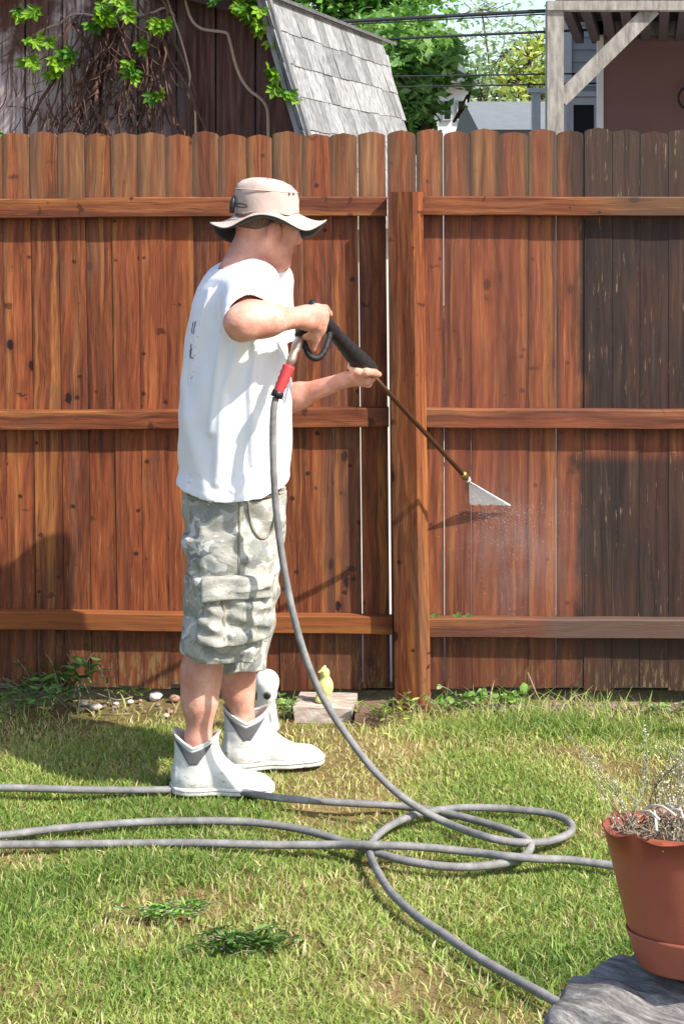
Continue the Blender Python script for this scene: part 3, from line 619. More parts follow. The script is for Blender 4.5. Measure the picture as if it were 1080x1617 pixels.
rail(XL0, xl, Zf(353), Zf(341), .064, 'rail_high', .004); rail(xr, XR1, Zf(340), Zf(343), .062, 'rail_high')
rail(XL0, xl+.006, Zf(682), Zf(674), .062, 'rail_mid', -.004); rail(xr+.014, XR1, Zf(676), Zf(681), .062, 'rail_mid')
rail(XL0, xl+.018, Zf(986), Zf(1002), .058, 'rail_low'); rail(xr+.022, XR1, Zf(1007), Zf(1012), .062, 'rail_low')
def post(uT, uB, zT, th=-22):
    a = R(th); h_ = .0445; yc = 4.935; m = MB(); V = []
    for u, z in ((uB, -.12), (uT, zT)):
        cx = (u-540)*yc/F
        for sx, sy in ((-1,-1),(-.9,-1.0),(.9,-1.0),(1,-.9),(1,.9),(1,1),(-1,1)):
            V.append((cx+h_*(sx*math.cos(a)-sy*math.sin(a)), yc+h_*(sx*math.sin(a)+sy*math.cos(a)), z))
    return m.add(V, [(i, (i+1)%7, (i+1)%7+7, i+7) for i in range(7)]+[tuple(range(7))[::-1], tuple(range(7, 14))]).build('post', FW['post'], fence)
post(640, 653, Zf(303)); post(-560, -548, 1.66, -3); post(1720, 1720, 1.66, 2)

# ------------------------------------------------------------------ the man
def fabric(name, hexc, rough=.85, sc=500, bmp=.15):
    n = NT(name, rough, .15); p = n.pos(); f = n.noise(p, 9, 4, .6); k = n.m2('MULTIPLY_ADD', f, .12, .94)
    n.col(n.mix(1, srgb(hexc), n.xyz(k, k, k), 'MULTIPLY')); n.bump(n.m2('ADD', n.noise(p, sc, 2), n.m2('MULTIPLY', n.noise(p, 38, 4, .6), 1.6)), bmp, .004)
    n.put(n.b.inputs['Sheen Weight'], .15); return n.m
n = NT('skin', .5, .35); p = n.pos(); a = n.noise(p, 14, 5, .6); b2 = n.noise(p, 60, 4, .7)
c = n.ramp(a, [(.3, srgb('#b27462')), (.55, srgb('#cb9480')), (.75, srgb('#daae9b'))]); c = n.mix(n.m2('MULTIPLY', n.ss(b2, .52, .72), .5), c, srgb('#bb7464'))
c = n.mix(n.m2('MULTIPLY', n.ss(n.noise(p, 140, 3, .6), .62, .72), .28), c, srgb('#9a5f4b')); n.col(c); n.bump(n.m2('ADD', n.noise(p, 260, 3, .6), n.m2('MULTIPLY', n.noise(p, 45, 4, .6), 2.5)), .3, .003); n.fin(Subsurface_Weight=.12, Subsurface_Radius=(.012, .005, .003), Subsurface_Scale=.5); MAT_SKIN = n.m
MAT_SHIRT = fabric('white_cotton', '#e6e7ea'); MAT_HAT = fabric('beige_hat_cloth', '#b39f94', .85, 700, .45); MAT_HATDK = fabric('black_hat_lining', '#1f211f')
n = NT('camo_cloth', .9, .1); p = n.pos(); q = n.vm(p, (1.0, 1.0, 1.5)); w = n.noise(q, 9.5, 3, .55, 1.2); w2 = n.noise(n.va(q, (7, 3, 1)), 12, 3, .55, 1.0); w3 = n.noise(n.va(q, (2, 9, 5)), 15, 3, .5, .8)
c = n.mix(n.ss(w, .50, .53), srgb('#a8a59b'), srgb('#969389')); c = n.mix(n.ss(w2, .56, .585), c, srgb('#858780')); c = n.mix(n.ss(w3, .58, .605), c, srgb('#c2c0b8')); c = n.mix(n.ss(n.noise(n.va(q, (4, 4, 8)), 11, 3, .5, 1.0), .63, .655), c, srgb('#7b7c79'))
wn_ = n.noise(p, 120, 4, .7); c = n.mix(n.m2('MULTIPLY', n.ss(wn_, .5, .75), .35), c, srgb('#c9c7ba'))
n.col(c); n.bump(n.m2('ADD', n.noise(p, 600, 2), n.m2('MULTIPLY', n.noise(n.vm(p, (1,1,1.6)), 42, 5, .62), 3.0)), .35, .005); MAT_CAMO = n.m
MAT_CAMOEDGE = fabric('camo_seam', '#7d7a6b'); MAT_BELT = fabric('grey_waistband', '#72736f')
n = NT('white_boot_rubber', .42, .4); p = n.pos(); s1 = n.ss(n.noise(n.vm(p, (1, 1, 2.2)), 34, 5, .75), .52, .66); z_ = n.sep(p)[2]
n.col(n.mix(n.m2('MULTIPLY', s1, n.m2('MULTIPLY_ADD', n.ss(z_, .10, .015), .6, .2)), srgb('#cbc9c3'), srgb('#75694c'))); n.bump(n.noise(p, 60, 3), .08, .003); MAT_BOOT = n.m
MAT_GUSSET = fabric('grey_elastic', '#565657', .9, 900); MAT_SOLE = plain('boot_sole', '#c7c4bd', .6, .3, .2, 30); MAT_LINE = plain('boot_line', '#77756e', .7)
YAW = R(15); YC_ = 4.30
def Zat(v, Y=4.3): return H-(v-319)*Y/F
def lv(v, ul, ur, b, Y, yaw=YAW):
    hx_ = (ur-ul)/2*Y/F; a = math.sqrt(max(hx_**2-(b*math.sin(yaw))**2, .0004))/math.cos(yaw); return (Zat(v, Y), ((ul+ur)/2-540)*Y/F, Y, a, b)
man = empty('person', (P(370, 0, 4.3)[0], 4.3, 0), 'man in white t-shirt, camouflage cargo shorts, beige brimmed hat and white boots spraying the fence', 'person')
# key points
SR, ER, WR = P(400, 466, 4.15), P(388, 508, 3.91), P(480, 501, 4.05)
SL, EL, WLh = P(418, 450, 4.47), P(428, 640, 4.50), P(548, 599, 4.37)
hd = P(421, 348, 4.30); fy = R(32); fp = R(-16)
fw = np.array([math.cos(fy)*math.cos(fp), math.sin(fy)*math.cos(fp), math.sin(fp)]); lt = np.array([-math.sin(fy), math.cos(fy), 0]); hu = np.cross(fw, lt)
def HD(f_, l_, u_): return hd+fw*f_+lt*l_+hu*u_
bv = Vol((-.50, 3.80, .05), (.14, 4.62, 1.74), .0045)
def B(*a, k=.012): bv.add(cone(*a), k)
# trunk and legs
bv.add(loft([lv(412, 378, 410, .06, 4.3), lv(432, 335, 425, .15, 4.3), lv(470, 312, 434, .18, 4.3), lv(560, 300, 445, .165, 4.3), lv(680, 298, 445, .16, 4.3), lv(790, 300, 445, .165, 4.3), lv(850, 305, 440, .16, 4.3)], YAW), .03)
KR, AR_, KL, AL_ = P(330, 985, 4.22), P(313, 1168, 4.225), P(377, 985, 4.38), P(383, 1140, 4.405)
B(P(362, 820, 4.24), KR, .088, .058, k=.04); B(P(376, 820, 4.37), KL, .088, .056, k=.04)
B(KR, AR_, .056, .034, k=.03); B(P(314, 1060, 4.222), P(312, 1105, 4.217), .049, .041, k=.04); B(AR_, P(316, 1225, 4.22), .035, .036, k=.02)
B(KL, AL_, .050, .032, k=.03); B(P(370, 1055, 4.385), P(372, 1090, 4.39), .046, .038, k=.04); B(AL_, P(390, 1190, 4.41), .032, .033, k=.02)
# neck and head
B(P(390, 425, 4.30), P(411, 366, 4.30), .056, .050, k=.03); B(P(370, 432, 4.26), P(400, 385, 4.29), .045, .045, k=.04); B(P(404, 430, 4.32), P(424, 392, 4.32), .022, .024, k=.03)
bv.add(ell(HD(-.002, 0, .008), (.088, .072, .082), (fw, lt, hu)), .03)
bv.add(ell(HD(.03, 0, -.045), (.068, .062, .075), (fw, lt, hu)), .03)
for sg in (-1, 1):
    bv.add(cone(HD(-.005, sg*.062, -.055), HD(.075, sg*.018, -.105), .020, .020), .03)     # jaw
    bv.add(ell(HD(.068, sg*.038, -.022), (.020, .026, .018), (fw, lt, hu)), .02)             # cheek
    bv.add(cone(HD(.088, sg*.012, .022), HD(.078, sg*.045, .018), .011, .010), .012)         # brow
    bv.add(ell(HD(-.010, sg*.078, -.030), (.021, .009, .030), (fw*.9+lt*sg*-.35, lt, hu)), .006)   # ear
    bv.add(ell(HD(-.014, sg*.088, -.027), (.016, .005, .024), (fw*.9+lt*sg*-.35, lt, hu)), .003)
bv.add(ell(HD(.072, 0, -.108), (.022, .024, .018), (fw, lt, hu)), .02)
bv.add(cone(HD(.092, 0, .01), HD(.112, 0, -.028), .009, .013), .01); bv.add(ell(HD(.1, .013, -.032), (.010, .008, .007), (fw, lt, hu)), .006); bv.add(ell(HD(.1, -.013, -.032), (.010, .008, .007), (fw, lt, hu)), .006)
bv.add(cone(HD(.090, -.018, -.064), HD(.090, .018, -.064), .007, .007), .008); bv.add(cone(HD(.088, -.016, -.077), HD(.088, .016, -.077), .008, .008), .008)
# arms
up_ = np.array([0, 0, 1.])
B(SR, ER, .052, .040, k=.03); B(ER, ER+(WR-ER)*.35, .039, .040, k=.03); B(ER+(WR-ER)*.25, WR, .040, .0255, k=.03)
B(ER+np.array([-.012, 0, 0]), ER+np.array([-.010, .002, -.012]), .033, .031, k=.03)
B(SL, EL, .060, .045, k=.03); B(EL, EL+(WLh-EL)*.35, .036, .036, k=.03); B(EL+(WLh-EL)*.25, WLh, .035, .0215, k=.03)
# forearm muscle, wrist tendon and elbow point
B(ER+(WR-ER)*.05+np.array([0,.0,.016]), ER+(WR-ER)*.5+np.array([0,-.012,.012]), .022, .016, k=.03); B(ER+(WR-ER)*.6+np.array([0,-.018,-.004]), WR+np.array([0,-.014,.0]), .009, .011, k=.012); B(ER+np.array([-.030,-.006,-.004]), ER+np.array([-.02,0,-.02]), .016, .014, k=.03)
def chain(pts, rads, k=.005):
    for i in range(len(pts)-1): bv.add(cone(pts[i], pts[i+1], rads[i], rads[i+1]), k)
# gun axis (needed by the hands)
GA, GB = P(500, 496, 4.125), P(738, 757, 4.895); gx = (GB-GA)/np.linalg.norm(GB-GA)
def GP(t): return GA+gx*t
gs = np.cross(gx, up_); gs /= np.linalg.norm(gs)        # towards the far/right side
gs = gs if gs[1] < 0 else -gs                           # gs points towards the camera side
gn = np.cross(gs, gx); gn = gn if gn[2] > 0 else -gn    # up from the gun
# right hand: back of the hand over the rear of the gun, fingers round the grip
pr = P(497, 502, 4.075)
bv.add(cone(WR, pr, .027, .030, (gs, 1.35)), .02); bv.add(cone(P(488, 503, 4.06), P(508, 503, 4.085), .032, .026, (gs, 1.5)), .015)
kn = [P(514, 496, 4.085), P(509, 508, 4.075), P(503, 517, 4.072), P(496, 523, 4.075)]
chain([kn[0], P(509, 520, 4.085), P(500, 536, 4.095), P(495, 552, 4.105)], [.0115, .0105, .0095, .0080])
chain([kn[1], P(506, 524, 4.09), P(496, 533, 4.115), P(487, 532, 4.13)], [.0115, .0105, .0095, .008])
chain([kn[2], P(497, 529, 4.085), P(488, 534, 4.11), P(481, 530, 4.13)], [.011, .010, .009, .008])
chain([kn[3], P(489, 530, 4.085), P(481, 532, 4.105), P(477, 527, 4.125)], [.010, .0092, .0085, .0075])
chain([P(488, 493, 4.065), P(500, 487, 4.085), P(513, 488, 4.105), P(521, 496, 4.125)], [.015, .0135, .012, .009])
# left hand: palm under the fore grip, fingers closing round its end
tg = .335
ph = P(570, 598, 4.365)
bv.add(cone(WLh, ph, .023, .024, (gn, 1.3)), .015); bv.add(cone(P(562, 598, 4.36), P(582, 596, 4.36), .026, .022, (gn, 1.6)), .012)
for i in range(4):
    t = tg-.012-i*.019; c_ = GP(t); r_ = .031
    ang = [R(a_) for a_ in (-100, -45, 15, 70)]          # from below, round the far side, to the top
    pp = [c_+(-gs*math.cos(a_)+gn*math.sin(a_))*r_ for a_ in ang]; pp[0] = c_-gn*.034+gs*.004
    chain(pp, [.0110, .0100, .0092, .0078] if i < 3 else [.0095, .0088, .008, .007], .004)
    bv.add(cone(P(574, 597, 4.36), pp[0], .018, .012), .012)
c_ = GP(tg); chain([P(563, 594, 4.335), c_-gx*.055+gs*.026-gn*.028, c_-gx*.025+gs*.032-gn*.014, c_+gx*.004+gs*.03-gn*.004], [.014, .0125, .0115, .009])
chain([P(578, 597, 4.35), c_+gx*.012-gn*.032+gs*.0, c_+gx*.016-gn*.02-gs*.024, c_+gx*.012+gn*.01-gs*.030, c_+gx*.0+gn*.028-gs*.012], [.012, .011, .0105, .0098, .008])
body = solid('body', bv, MAT_SKIN, man, 1)
eb = MB()
def ball(c, r, n1=10, n2=7):
    V = [c+np.array([0,0,r])]; Fc = []
    for i in range(1, n2):
        for j in range(n1):
            a, t = 2*math.pi*j/n1, math.pi*i/n2; V.append(c+r*np.array([math.sin(t)*math.cos(a), math.sin(t)*math.sin(a), math.cos(t)]))
    V.append(c-np.array([0,0,r])); L = len(V)-1
    for j in range(n1): Fc += [(0, 1+j, 1+(j+1)%n1), (L, L-n1+(j+1)%n1, L-n1+j)]
    for i in range(n2-2):
        for j in range(n1): a = 1+i*n1; Fc.append((a+j, a+n1+j, a+n1+(j+1)%n1, a+(j+1)%n1))
    return V, Fc
n = NT('eye_white', .2, .5); n.col(srgb('#cfc8c0')); MAT_EYE = n.m; n = NT('eye_iris', .2, .5); n.col(srgb('#3a2c22')); MAT_IRIS = n.m
for sg in (-1, 1):
    e = MB().add(*ball(HD(.080, sg*.032, .003), .0115)).build('eye', MAT_EYE, man, True); MB().add(*ball(HD(.0875, sg*.032, .003), .0055)).build('iris', MAT_IRIS, e, True)
hc_z = P(421, 334, 4.30)[2]; hv = Vol(hd-.14, hd+.14, .004)
hv.add(ell(HD(-.006, 0, .010), (.0895, .0745, .083), (fw, lt, hu)), .0)
def hcut(X, Y, Z, Fd):
    f_ = (X-hd[0])*fw[0]+(Y-hd[1])*fw[1]+(Z-hd[2])*fw[2]; u_ = (X-hd[0])*hu[0]+(Y-hd[1])*hu[1]+(Z-hd[2])*hu[2]
    return np.maximum(Fd, np.maximum(-(u_+.048-np.maximum(f_, -.04)*1.1), f_-.055))
hv.every(lambda X, Y, Z, Fd: np.maximum(hcut(X, Y, Z, Fd), Z-(hc_z-.004))); n = NT('short_hair', .8, .2); p = n.pos(); n.col(n.ramp(n.noise(p, 160, 4, .7), [(.3, srgb('#4b3a30')), (.7, srgb('#7b6353'))])); n.bump(n.noise(p, 400, 3), .6, .004); solid('hair', hv, n.m, man)

# ---- t-shirt
SHL = [(405,374,410,.062),(414,350,420,.115),(424,332,427,.155),(438,320,431,.185),(455,311,435,.20),(480,303,440,.205),(515,296,447,.203),(550,290,455,.198),(600,284,461,.195),(650,281,461,.195),(700,283,461,.195),(740,287,458,.197),(762,282,457,.20),(800,277,457,.207)]
tl, l0, l1 = loft([lv(v, a, b, s_, 4.3) for v, a, b, s_ in SHL], YAW, 2.15)
sv = Vol((-.52, 3.84, .74), (-.10, 4.66, 1.50), .004)
sE = SR+(ER-SR)*.86; sE2 = SL+(EL-SL)*.5
def waves(x, y, z, terms):
    return sum(a*np.sin(kx*x+ky*y+kz*z+ph+1.3*np.sin(.6*kx*x+.4*kz*z+ph)) for kx, ky, kz, ph, a in terms)
def ridge(X, Y, Z, pts, w, amp):
    """soft fold along a polyline"""
    d = None
    for a, b_ in zip(pts[:-1], pts[1:]):
        a = np.array(a); ab = np.array(b_)-a; t = np.clip(((X-a[0])*ab[0]+(Y-a[1])*ab[1]+(Z-a[2])*ab[2])/(ab@ab), 0, 1)
        q = (X-a[0]-t*ab[0])**2+(Y-a[1]-t*ab[1])**2+(Z-a[2]-t*ab[2])**2; d = q if d is None else np.minimum(d, q)
    return amp*np.exp(-d/(w*w))
folds = [([P(365,470,4.12), P(345,560,4.10), P(335,680,4.12)], .016, .011), ([P(420,478,4.14), P(436,560,4.16), P(440,640,4.17)], .014, .009), ([P(330,455,4.15), P(314,520,4.17), P(306,600,4.2)], .015, .012),
         ([P(380,545,4.10), P(352,620,4.10), P(345,760,4.12)], .018, .010), ([P(405,545,4.10), P(398,620,4.10), P(404,770,4.12)], .016, .009), ([P(300,620,4.22), P(312,700,4.18), P(330,775,4.14)], .016, .011), ([P(440,690,4.2), P(405,735,4.12), P(372,775,4.11)], .013, .008),
         ([P(360,445,4.13), P(348,470,4.12), P(345,520,4.10)], .010, .008), ([P(400,452,4.12), P(412,470,4.09), P(415,490,4.07)], .010, .007), ([P(382,452,4.10), P(378,470,4.05), P(372,490,4.02)], .010, .007), ([P(312,745,4.2), P(300,765,4.2), P(296,785,4.2)], .013, .010)]
def shirt(X, Y, Z, Fd=None):
    d = tl(X, Y, Z); s1 = cone(SR+np.array([.0,.03,.004]), sE, .080, .062)[0](X, Y, Z); s2 = cone(SL, sE2, .085, .075)[0](X, Y, Z)
    d = smin(smin(d, s1, .05), s2, .05)
    w = waves(X, Y, Z, [(18, 14, 9, 0, .0030), (31, -20, 16, 1, .0024), (-24, 30, 26, 2.2, .0022), (50, 38, -22, .7, .0015)])
    d = d-w
    for pts, wd_, am in folds: d = d-ridge(X, Y, Z, pts, wd_*.8, am*1.35)
    return d
up1 = (ER-SR)/np.linalg.norm(ER-SR); up2 = (EL-SL)/np.linalg.norm(EL-SL); NB, NT_ = P(388, 440, 4.30), P(414, 366, 4.31)
def shirt_cut(X, Y, Z, Fd):
    d = shirt(X, Y, Z); d = np.maximum(d, -(d+.009))
    hem = Zat(787, 4.13)+.022*np.clip((X+.215)/.06, 0, 1)+.004*np.sin(22*X+9*Y)-.006*np.cos(14*Y)
    d = d-.0016*(1/(1+np.exp((Z-hem-.020)/.0012))); d = np.maximum(d, hem-Z)
    for E_, u_, S_ in ((sE, up1, SR), (sE2, up2, SL)):
        al = (X-E_[0])*u_[0]+(Y-E_[1])*u_[1]+(Z-E_[2])*u_[2]; side = (Y < 4.10) if S_ is SR else ((Y > 4.36) & (Z < 1.40))
        al = al+(.5*(X-E_[0]) if S_ is SR else 0)
        near_ = ((X-E_[0])**2+(Y-E_[1])**2+(Z-E_[2])**2) < .16**2
        d = np.where(side & near_, np.maximum(d, al-.012*np.sin(9*X)), d)
    d = np.maximum(d, -cone(NB, NT_, .066, .066)[0](X, Y, Z)); return d
sv.every(shirt_cut); tee = solid('t_shirt', sv, MAT_SHIRT, man, 1)
# neck ribbing
ax_ = (NT_-NB)/np.linalg.norm(NT_-NB); u_ = np.cross(ax_, [0, 1, 0]); u_ /= np.linalg.norm(u_); w_ = np.cross(ax_, u_); ring = []
for k in range(33):
    a = 2*math.pi*k/32; d_ = u_*math.cos(a)+w_*math.sin(a); best = None
    for t in np.linspace(.12, -.08, 60):
        q = NB+d_*.067+ax_*t
        if shirt(*[np.array([[[x]]]) for x in q])[0,0,0] < -.003: best = q; break
    ring.append(best if best is not None else NB+d_*.067)
ring = np.array(ring); rr = ring.copy()
for _ in range(3): ring[1:-1] = (ring[:-2]+2*ring[1:-1]+ring[2:])/4; ring[0] = ring[-1] = (ring[-2]+2*ring[0]+ring[1])/4
MB().tube(list(ring), .0085, 8, False).build('neckband', MAT_SHIRT, tee, True)
# hems
def along_cut(pts_dir, E_, u_, rad): pass
# printed letters on the back of the shirt
yb = 4.205; LS = .78; MAT_PRINT = plain('dark_print', '#3b4652', .8)
LET = [[(yb, 1.195, yb, 1.15), (yb, 1.168, yb-.018, 1.182), (yb-.008, 1.174, yb-.022, 1.150)], [(yb-.030, 1.151, yb-.031, 1.151)], [(yb-.004, 1.275, yb-.006, 1.235)], [(yb+.02, 1.27, yb+.012, 1.235)]]
for strokes in LET:
    pv = Vol((-.50, 4.12, 1.17), (-.36, 4.30, 1.30), .0019)
    strokes = [(yb+(a-yb)*LS, 1.212+(b-1.172)*LS, yb+(c_-yb)*LS, 1.212+(d_-1.172)*LS) for a, b, c_, d_ in strokes]
    def pcut(X, Y, Z, Fd):
        d2 = None
        for y0, z0, y1, z1 in strokes:
            L = (y1-y0)**2+(z1-z0)**2+1e-9; t = np.clip(((Y-y0)*(y1-y0)+(Z-z0)*(z1-z0))/L, 0, 1); q = np.sqrt((Y-y0-t*(y1-y0))**2+(Z-z0-t*(z1-z0))**2)-.0027; d2 = q if d2 is None else np.minimum(d2, q)
        d = shirt(X, Y, Z); return np.maximum(np.maximum(d-.0018, -(d+.003)), np.maximum(d2+0*X, X+.36))
    pv.every(pcut); solid('printed_letter', pv, MAT_PRINT, tee, 0)

# ---- shorts
hips = loft([lv(765, 292, 452, .182, 4.3), lv(800, 289, 451, .188, 4.3), lv(850, 292, 447, .19, 4.3), lv(880, 296, 442, .178, 4.3)], YAW)[0]
legN = loft([lv(845, 294, 440, .095, 4.205), lv(900, 295, 434, .098, 4.205), lv(950, 292, 426, .100, 4.205), lv(1000, 288, 416, .102, 4.208), lv(1035, 285, 410, .104, 4.21), lv(1060, 284, 408, .105, 4.21)], YAW)[0]
legF = loft([lv(845, 312, 447, .095, 4.385), lv(900, 322, 441, .095, 4.385), lv(950, 325, 438, .096, 4.39), lv(1000, 328, 430, .098, 4.39), lv(1040, 330, 422, .1, 4.39), lv(1064, 330, 420, .1, 4.39)], YAW)[0]
sfold = [([P(300,1015,4.14), P(345,1022,4.10), P(400,1028,4.14)], .010, .011), ([P(292,985,4.18), P(305,1000,4.12), P(312,1030,4.11)], .010, .010), ([P(405,960,4.14), P(395,1000,4.12), P(398,1040,4.14)], .010, .010),
         ([P(300,830,4.2), P(330,850,4.12), P(372,846,4.10)], .013, .009), ([P(300,870,4.2), P(340,885,4.11), P(390,884,4.10)], .011, .010), ([P(385,800,4.1), P(378,850,4.1), P(376,900,4.1)], .009, .006), ([P(425,870,4.18), P(405,905,4.14), P(408,950,4.12)], .012, .009), ([P(300,800,4.2), P(318,835,4.14), P(322,900,4.11)], .012, .009), ([P(290,1038,4.18), P(340,1040,4.10), P(398,1046,4.15)], .007, .008)]
def pants(X, Y, Z, Fd=None, raw=False):
    d = smin(hips(X, Y, Z), smin(legN(X, Y, Z), legF(X, Y, Z), .012), .03)
    d = d-waves(X, Y, Z, [(20, 16, 44, 0, .0030), (36, -22, 30, 1, .0024), (-30, 40, 64, 2.2, .0022), (62, 48, -52, .7, .0015)])
    for pts, wd_, am in sfold: d = d-ridge(X, Y, Z, pts, wd_, am)
    return d
sv = Vol((-.50, 4.04, .29), (-.12, 4.55, .86), .0045)
def pcut2(X, Y, Z, Fd):
    d = pants(X, Y, Z); t = np.where(Y < 4.30, Zat(1048, 4.12)-.012*(X+.3)/.2*1.6+.003*np.sin(40*X), Zat(1058, 4.34)-.004*np.sin(30*X)); d = np.maximum(d, t-Z)
    inn = smin(cone(KR, AR_, .062, .05)[0](X, Y, Z), cone(KL, AL_, .060, .05)[0](X, Y, Z), .0); inner = np.minimum(legN(X, Y, Z), legF(X, Y, Z))+.012
    d = np.maximum(d, -np.maximum(np.minimum(inn, inner), Z-.46)); return np.maximum(d, Z-(Zat(772)))
sv.every(pcut2); shorts = solid('cargo_shorts', sv, MAT_CAMO, man, 1)
def patch(name, mat, parent, u0, u1, v0, v1, Yc, off, shape=None, rnd=.008, h=.0035, tilt=0., back=.01):
    a, b_ = P(u0, v1, Yc), P(u1, v0, Yc); cx, cz = (a[0]+b_[0])/2, (a[2]+b_[2])/2; hx_, hz_ = (b_[0]-a[0])/2, (b_[2]-a[2])/2
    v_ = Vol((a[0]-.03, 4.02, a[2]-.03), (b_[0]+.03, 4.25, b_[2]+.03), h)
    def f(X, Y, Z, Fd):
        x, z = X-cx, Z-cz; z = z+tilt*x
        if shape: z = z+shape(x/hx_)
        qx, qz = np.abs(x)-hx_+rnd, np.abs(z)-hz_+rnd; r2 = np.sqrt(np.maximum(qx, 0)**2+np.maximum(qz, 0)**2)+np.minimum(np.maximum(qx, qz), 0)-rnd
        d = pants(X, Y, Z); o = off(x/hx_, z/hz_) if callable(off) else off
        return np.maximum(smax(d-o, r2+0*Y, .008), np.maximum(-(d+back), Y-4.22))
    v_.every(f); return solid(name, v_, mat, parent, 1)
pk = patch('cargo_pocket', MAT_CAMO, shorts, 312, 428, 938, 1016, 4.11, lambda x, z: .018+.012*np.exp(-((x+.55)/.3)**2)+.011*np.exp(-((x-.25)/.42)**2)-.007*np.exp(-((x+.18)/.10)**2)+.004*np.sin(9*z+5*x)-.006*z)
patch('flap', MAT_CAMO, pk, 318, 430, 908, 944, 4.10, lambda x, z: .032-.004*z+.004*np.sin(6*x), lambda x: .010*x*x-.006*x, tilt=.06)
patch('pocket_strap', MAT_CAMOEDGE, pk, 350, 357, 940, 1014, 4.09, .024, lambda x: 0*x, .003)
patch('side_seam', MAT_CAMOEDGE, shorts, 375, 381, 792, 908, 4.11, .0035, None, .003)
patch('waistband', MAT_BELT, shorts, 407, 452, 772, 784, 4.14, .006, None, .003)
pcv = [P(u, v, 4.0) for u, v in ((392,790),(394,812),(400,836),(412,850),(424,846),(432,826),(436,795))]; pj = []
for q in spline(pcv, .008):
    yy = np.linspace(4.0, 4.3, 220).reshape(1,-1,1); d_ = (q-np.array([0,0,H]))/q[1]; i_ = np.argmax(pants(d_[0]*yy, yy, H+d_[2]*yy)[0,:,0] < .002); Y_ = yy[0,i_,0]; pj.append(np.array([d_[0]*Y_, Y_, H+d_[2]*Y_]))
MB().tube(pj, .0035, 6).build('pocket_edge', MAT_CAMOEDGE, shorts, True)
# ---- boots
def boot(heel, yaw, sc=1.0, name='boot'):
    c, sn = math.cos(yaw), math.sin(yaw); lo = np.array([heel[0]-.06, heel[1]-.12, -.01]); hi = np.array([heel[0]+.36, heel[1]+.14+.3*abs(sn), .24])
    def loc(X, Y): x, y = X-heel[0], Y-heel[1]; return (x*c+y*sn)/sc, (-x*sn+y*c)/sc
    def shape(X, Y, Z):
        s_, l_ = loc(X, Y); z = Z/sc; s_, l_, z = np.broadcast_arrays(s_, l_, z)
        f = cone((.052, 0, .045), (.245, 0, .022), .048, .023, ((0,1,0), 1.0))[0](s_, l_, z)
        f = smin(f, ell((.215, .004, .018), (.074, .046, .027))[0](s_, l_, z), .02)
        f = smin(f, cone((.085, 0, .10), (.172, 0, .032), .043, .030)[0](s_, l_, z), .03)
        cxs = np.interp(z, [.03, .08, .12, .2], [.072, .071, .070, .074]); aa = np.interp(z, [.03, .08, .12, .2], [.062, .057, .058, .068]); bb_ = np.interp(z, [.03, .08, .12, .2], [.044, .043, .046, .053])
        sh = (np.sqrt(((s_-cxs)/aa)**2+(l_/bb_)**2)-1)*bb_; sh = np.maximum(sh, np.maximum(z-.21, .03-z)); f = smin(f, sh, .025)
        f = f-.0014*np.sin(70*z+30*s_)*np.exp(-((z-.09)/.03)**2)-.0015*np.sin(55*s_+40*l_)+.0018*np.exp(-((s_-.205-2.2*l_*l_*6)/.004)**2)-.002*np.exp(-((s_-.016)/.006)**2)
        return f*sc
    def top(s_): return np.interp(s_, [-.02, .0, .022, .068, .11, .142, .17], [.178, .174, .156, .131, .146, .166, .17])
    v_ = Vol(lo, hi, .0032)
    def cut(X, Y, Z, Fd):
        s_, l_ = loc(X, Y); d = shape(X, Y, Z); zt2 = top(s_)*sc
        d = np.maximum(d, Z-zt2); inner = d+.007; hol = np.maximum(shape(X, Y, Z)+.0075, .085*sc-Z); d = np.maximum(d, -hol); return np.maximum(d, .016*sc-Z)
    v_.every(cut); bo = solid(name, v_, MAT_BOOT, man, 1)
    v2 = Vol(lo, hi, .0032)
    def sole(X, Y, Z, Fd):
        d = shape(X, Y, np.maximum(Z, .024*sc)); return np.maximum(smax(d-.0045, Z-.022*sc, .004), .001-Z)
    v2.every(sole); so_ = solid('sole', v2, MAT_SOLE, bo, 1)
    v3 = Vol(lo, hi, .0026)
    def line(X, Y, Z, Fd): d = shape(X, Y, np.maximum(Z, .024*sc)); return np.maximum(np.maximum(d-.0055, -(d+.003)), np.abs(Z-.0135*sc)-.0022)
    v3.every(line); solid('sole_line', v3, MAT_LINE, bo, 0)
    v4 = Vol(lo, hi, .0028)
    def gus(X, Y, Z, Fd):
        s_, l_ = loc(X, Y); d = shape(X, Y, Z); zt2 = (top(s_)-.009)*sc; w = np.maximum(np.abs(s_-.070)-(.012+np.maximum(Z/sc-.088, 0)*.75), .088-Z/sc)*.8
        return np.maximum(np.maximum(d-.0022, -(d+.006)), np.maximum(Z-zt2, w)+0*l_)
    v4.every(gus); solid('elastic_gusset', v4, MAT_GUSSET, bo, 0)
    v5 = Vol(lo, hi, .0026)
    def cuff(X, Y, Z, Fd): s_, l_ = loc(X, Y); d = shape(X, Y, Z); return np.sqrt(np.maximum(np.abs(d+.003)-.002, 0)**2+np.maximum(np.abs(Z-top(s_)*sc)-.001, 0)**2)-.003
    v5.every(cuff); solid('cuff', v5, MAT_BOOT, bo, 0)
    return bo
boot((P(269, 0, 4.215)[0], 4.235, 0), R(-3), .985)
boot((P(349, 0, 4.41)[0], 4.405, 0), R(7), 1.03)
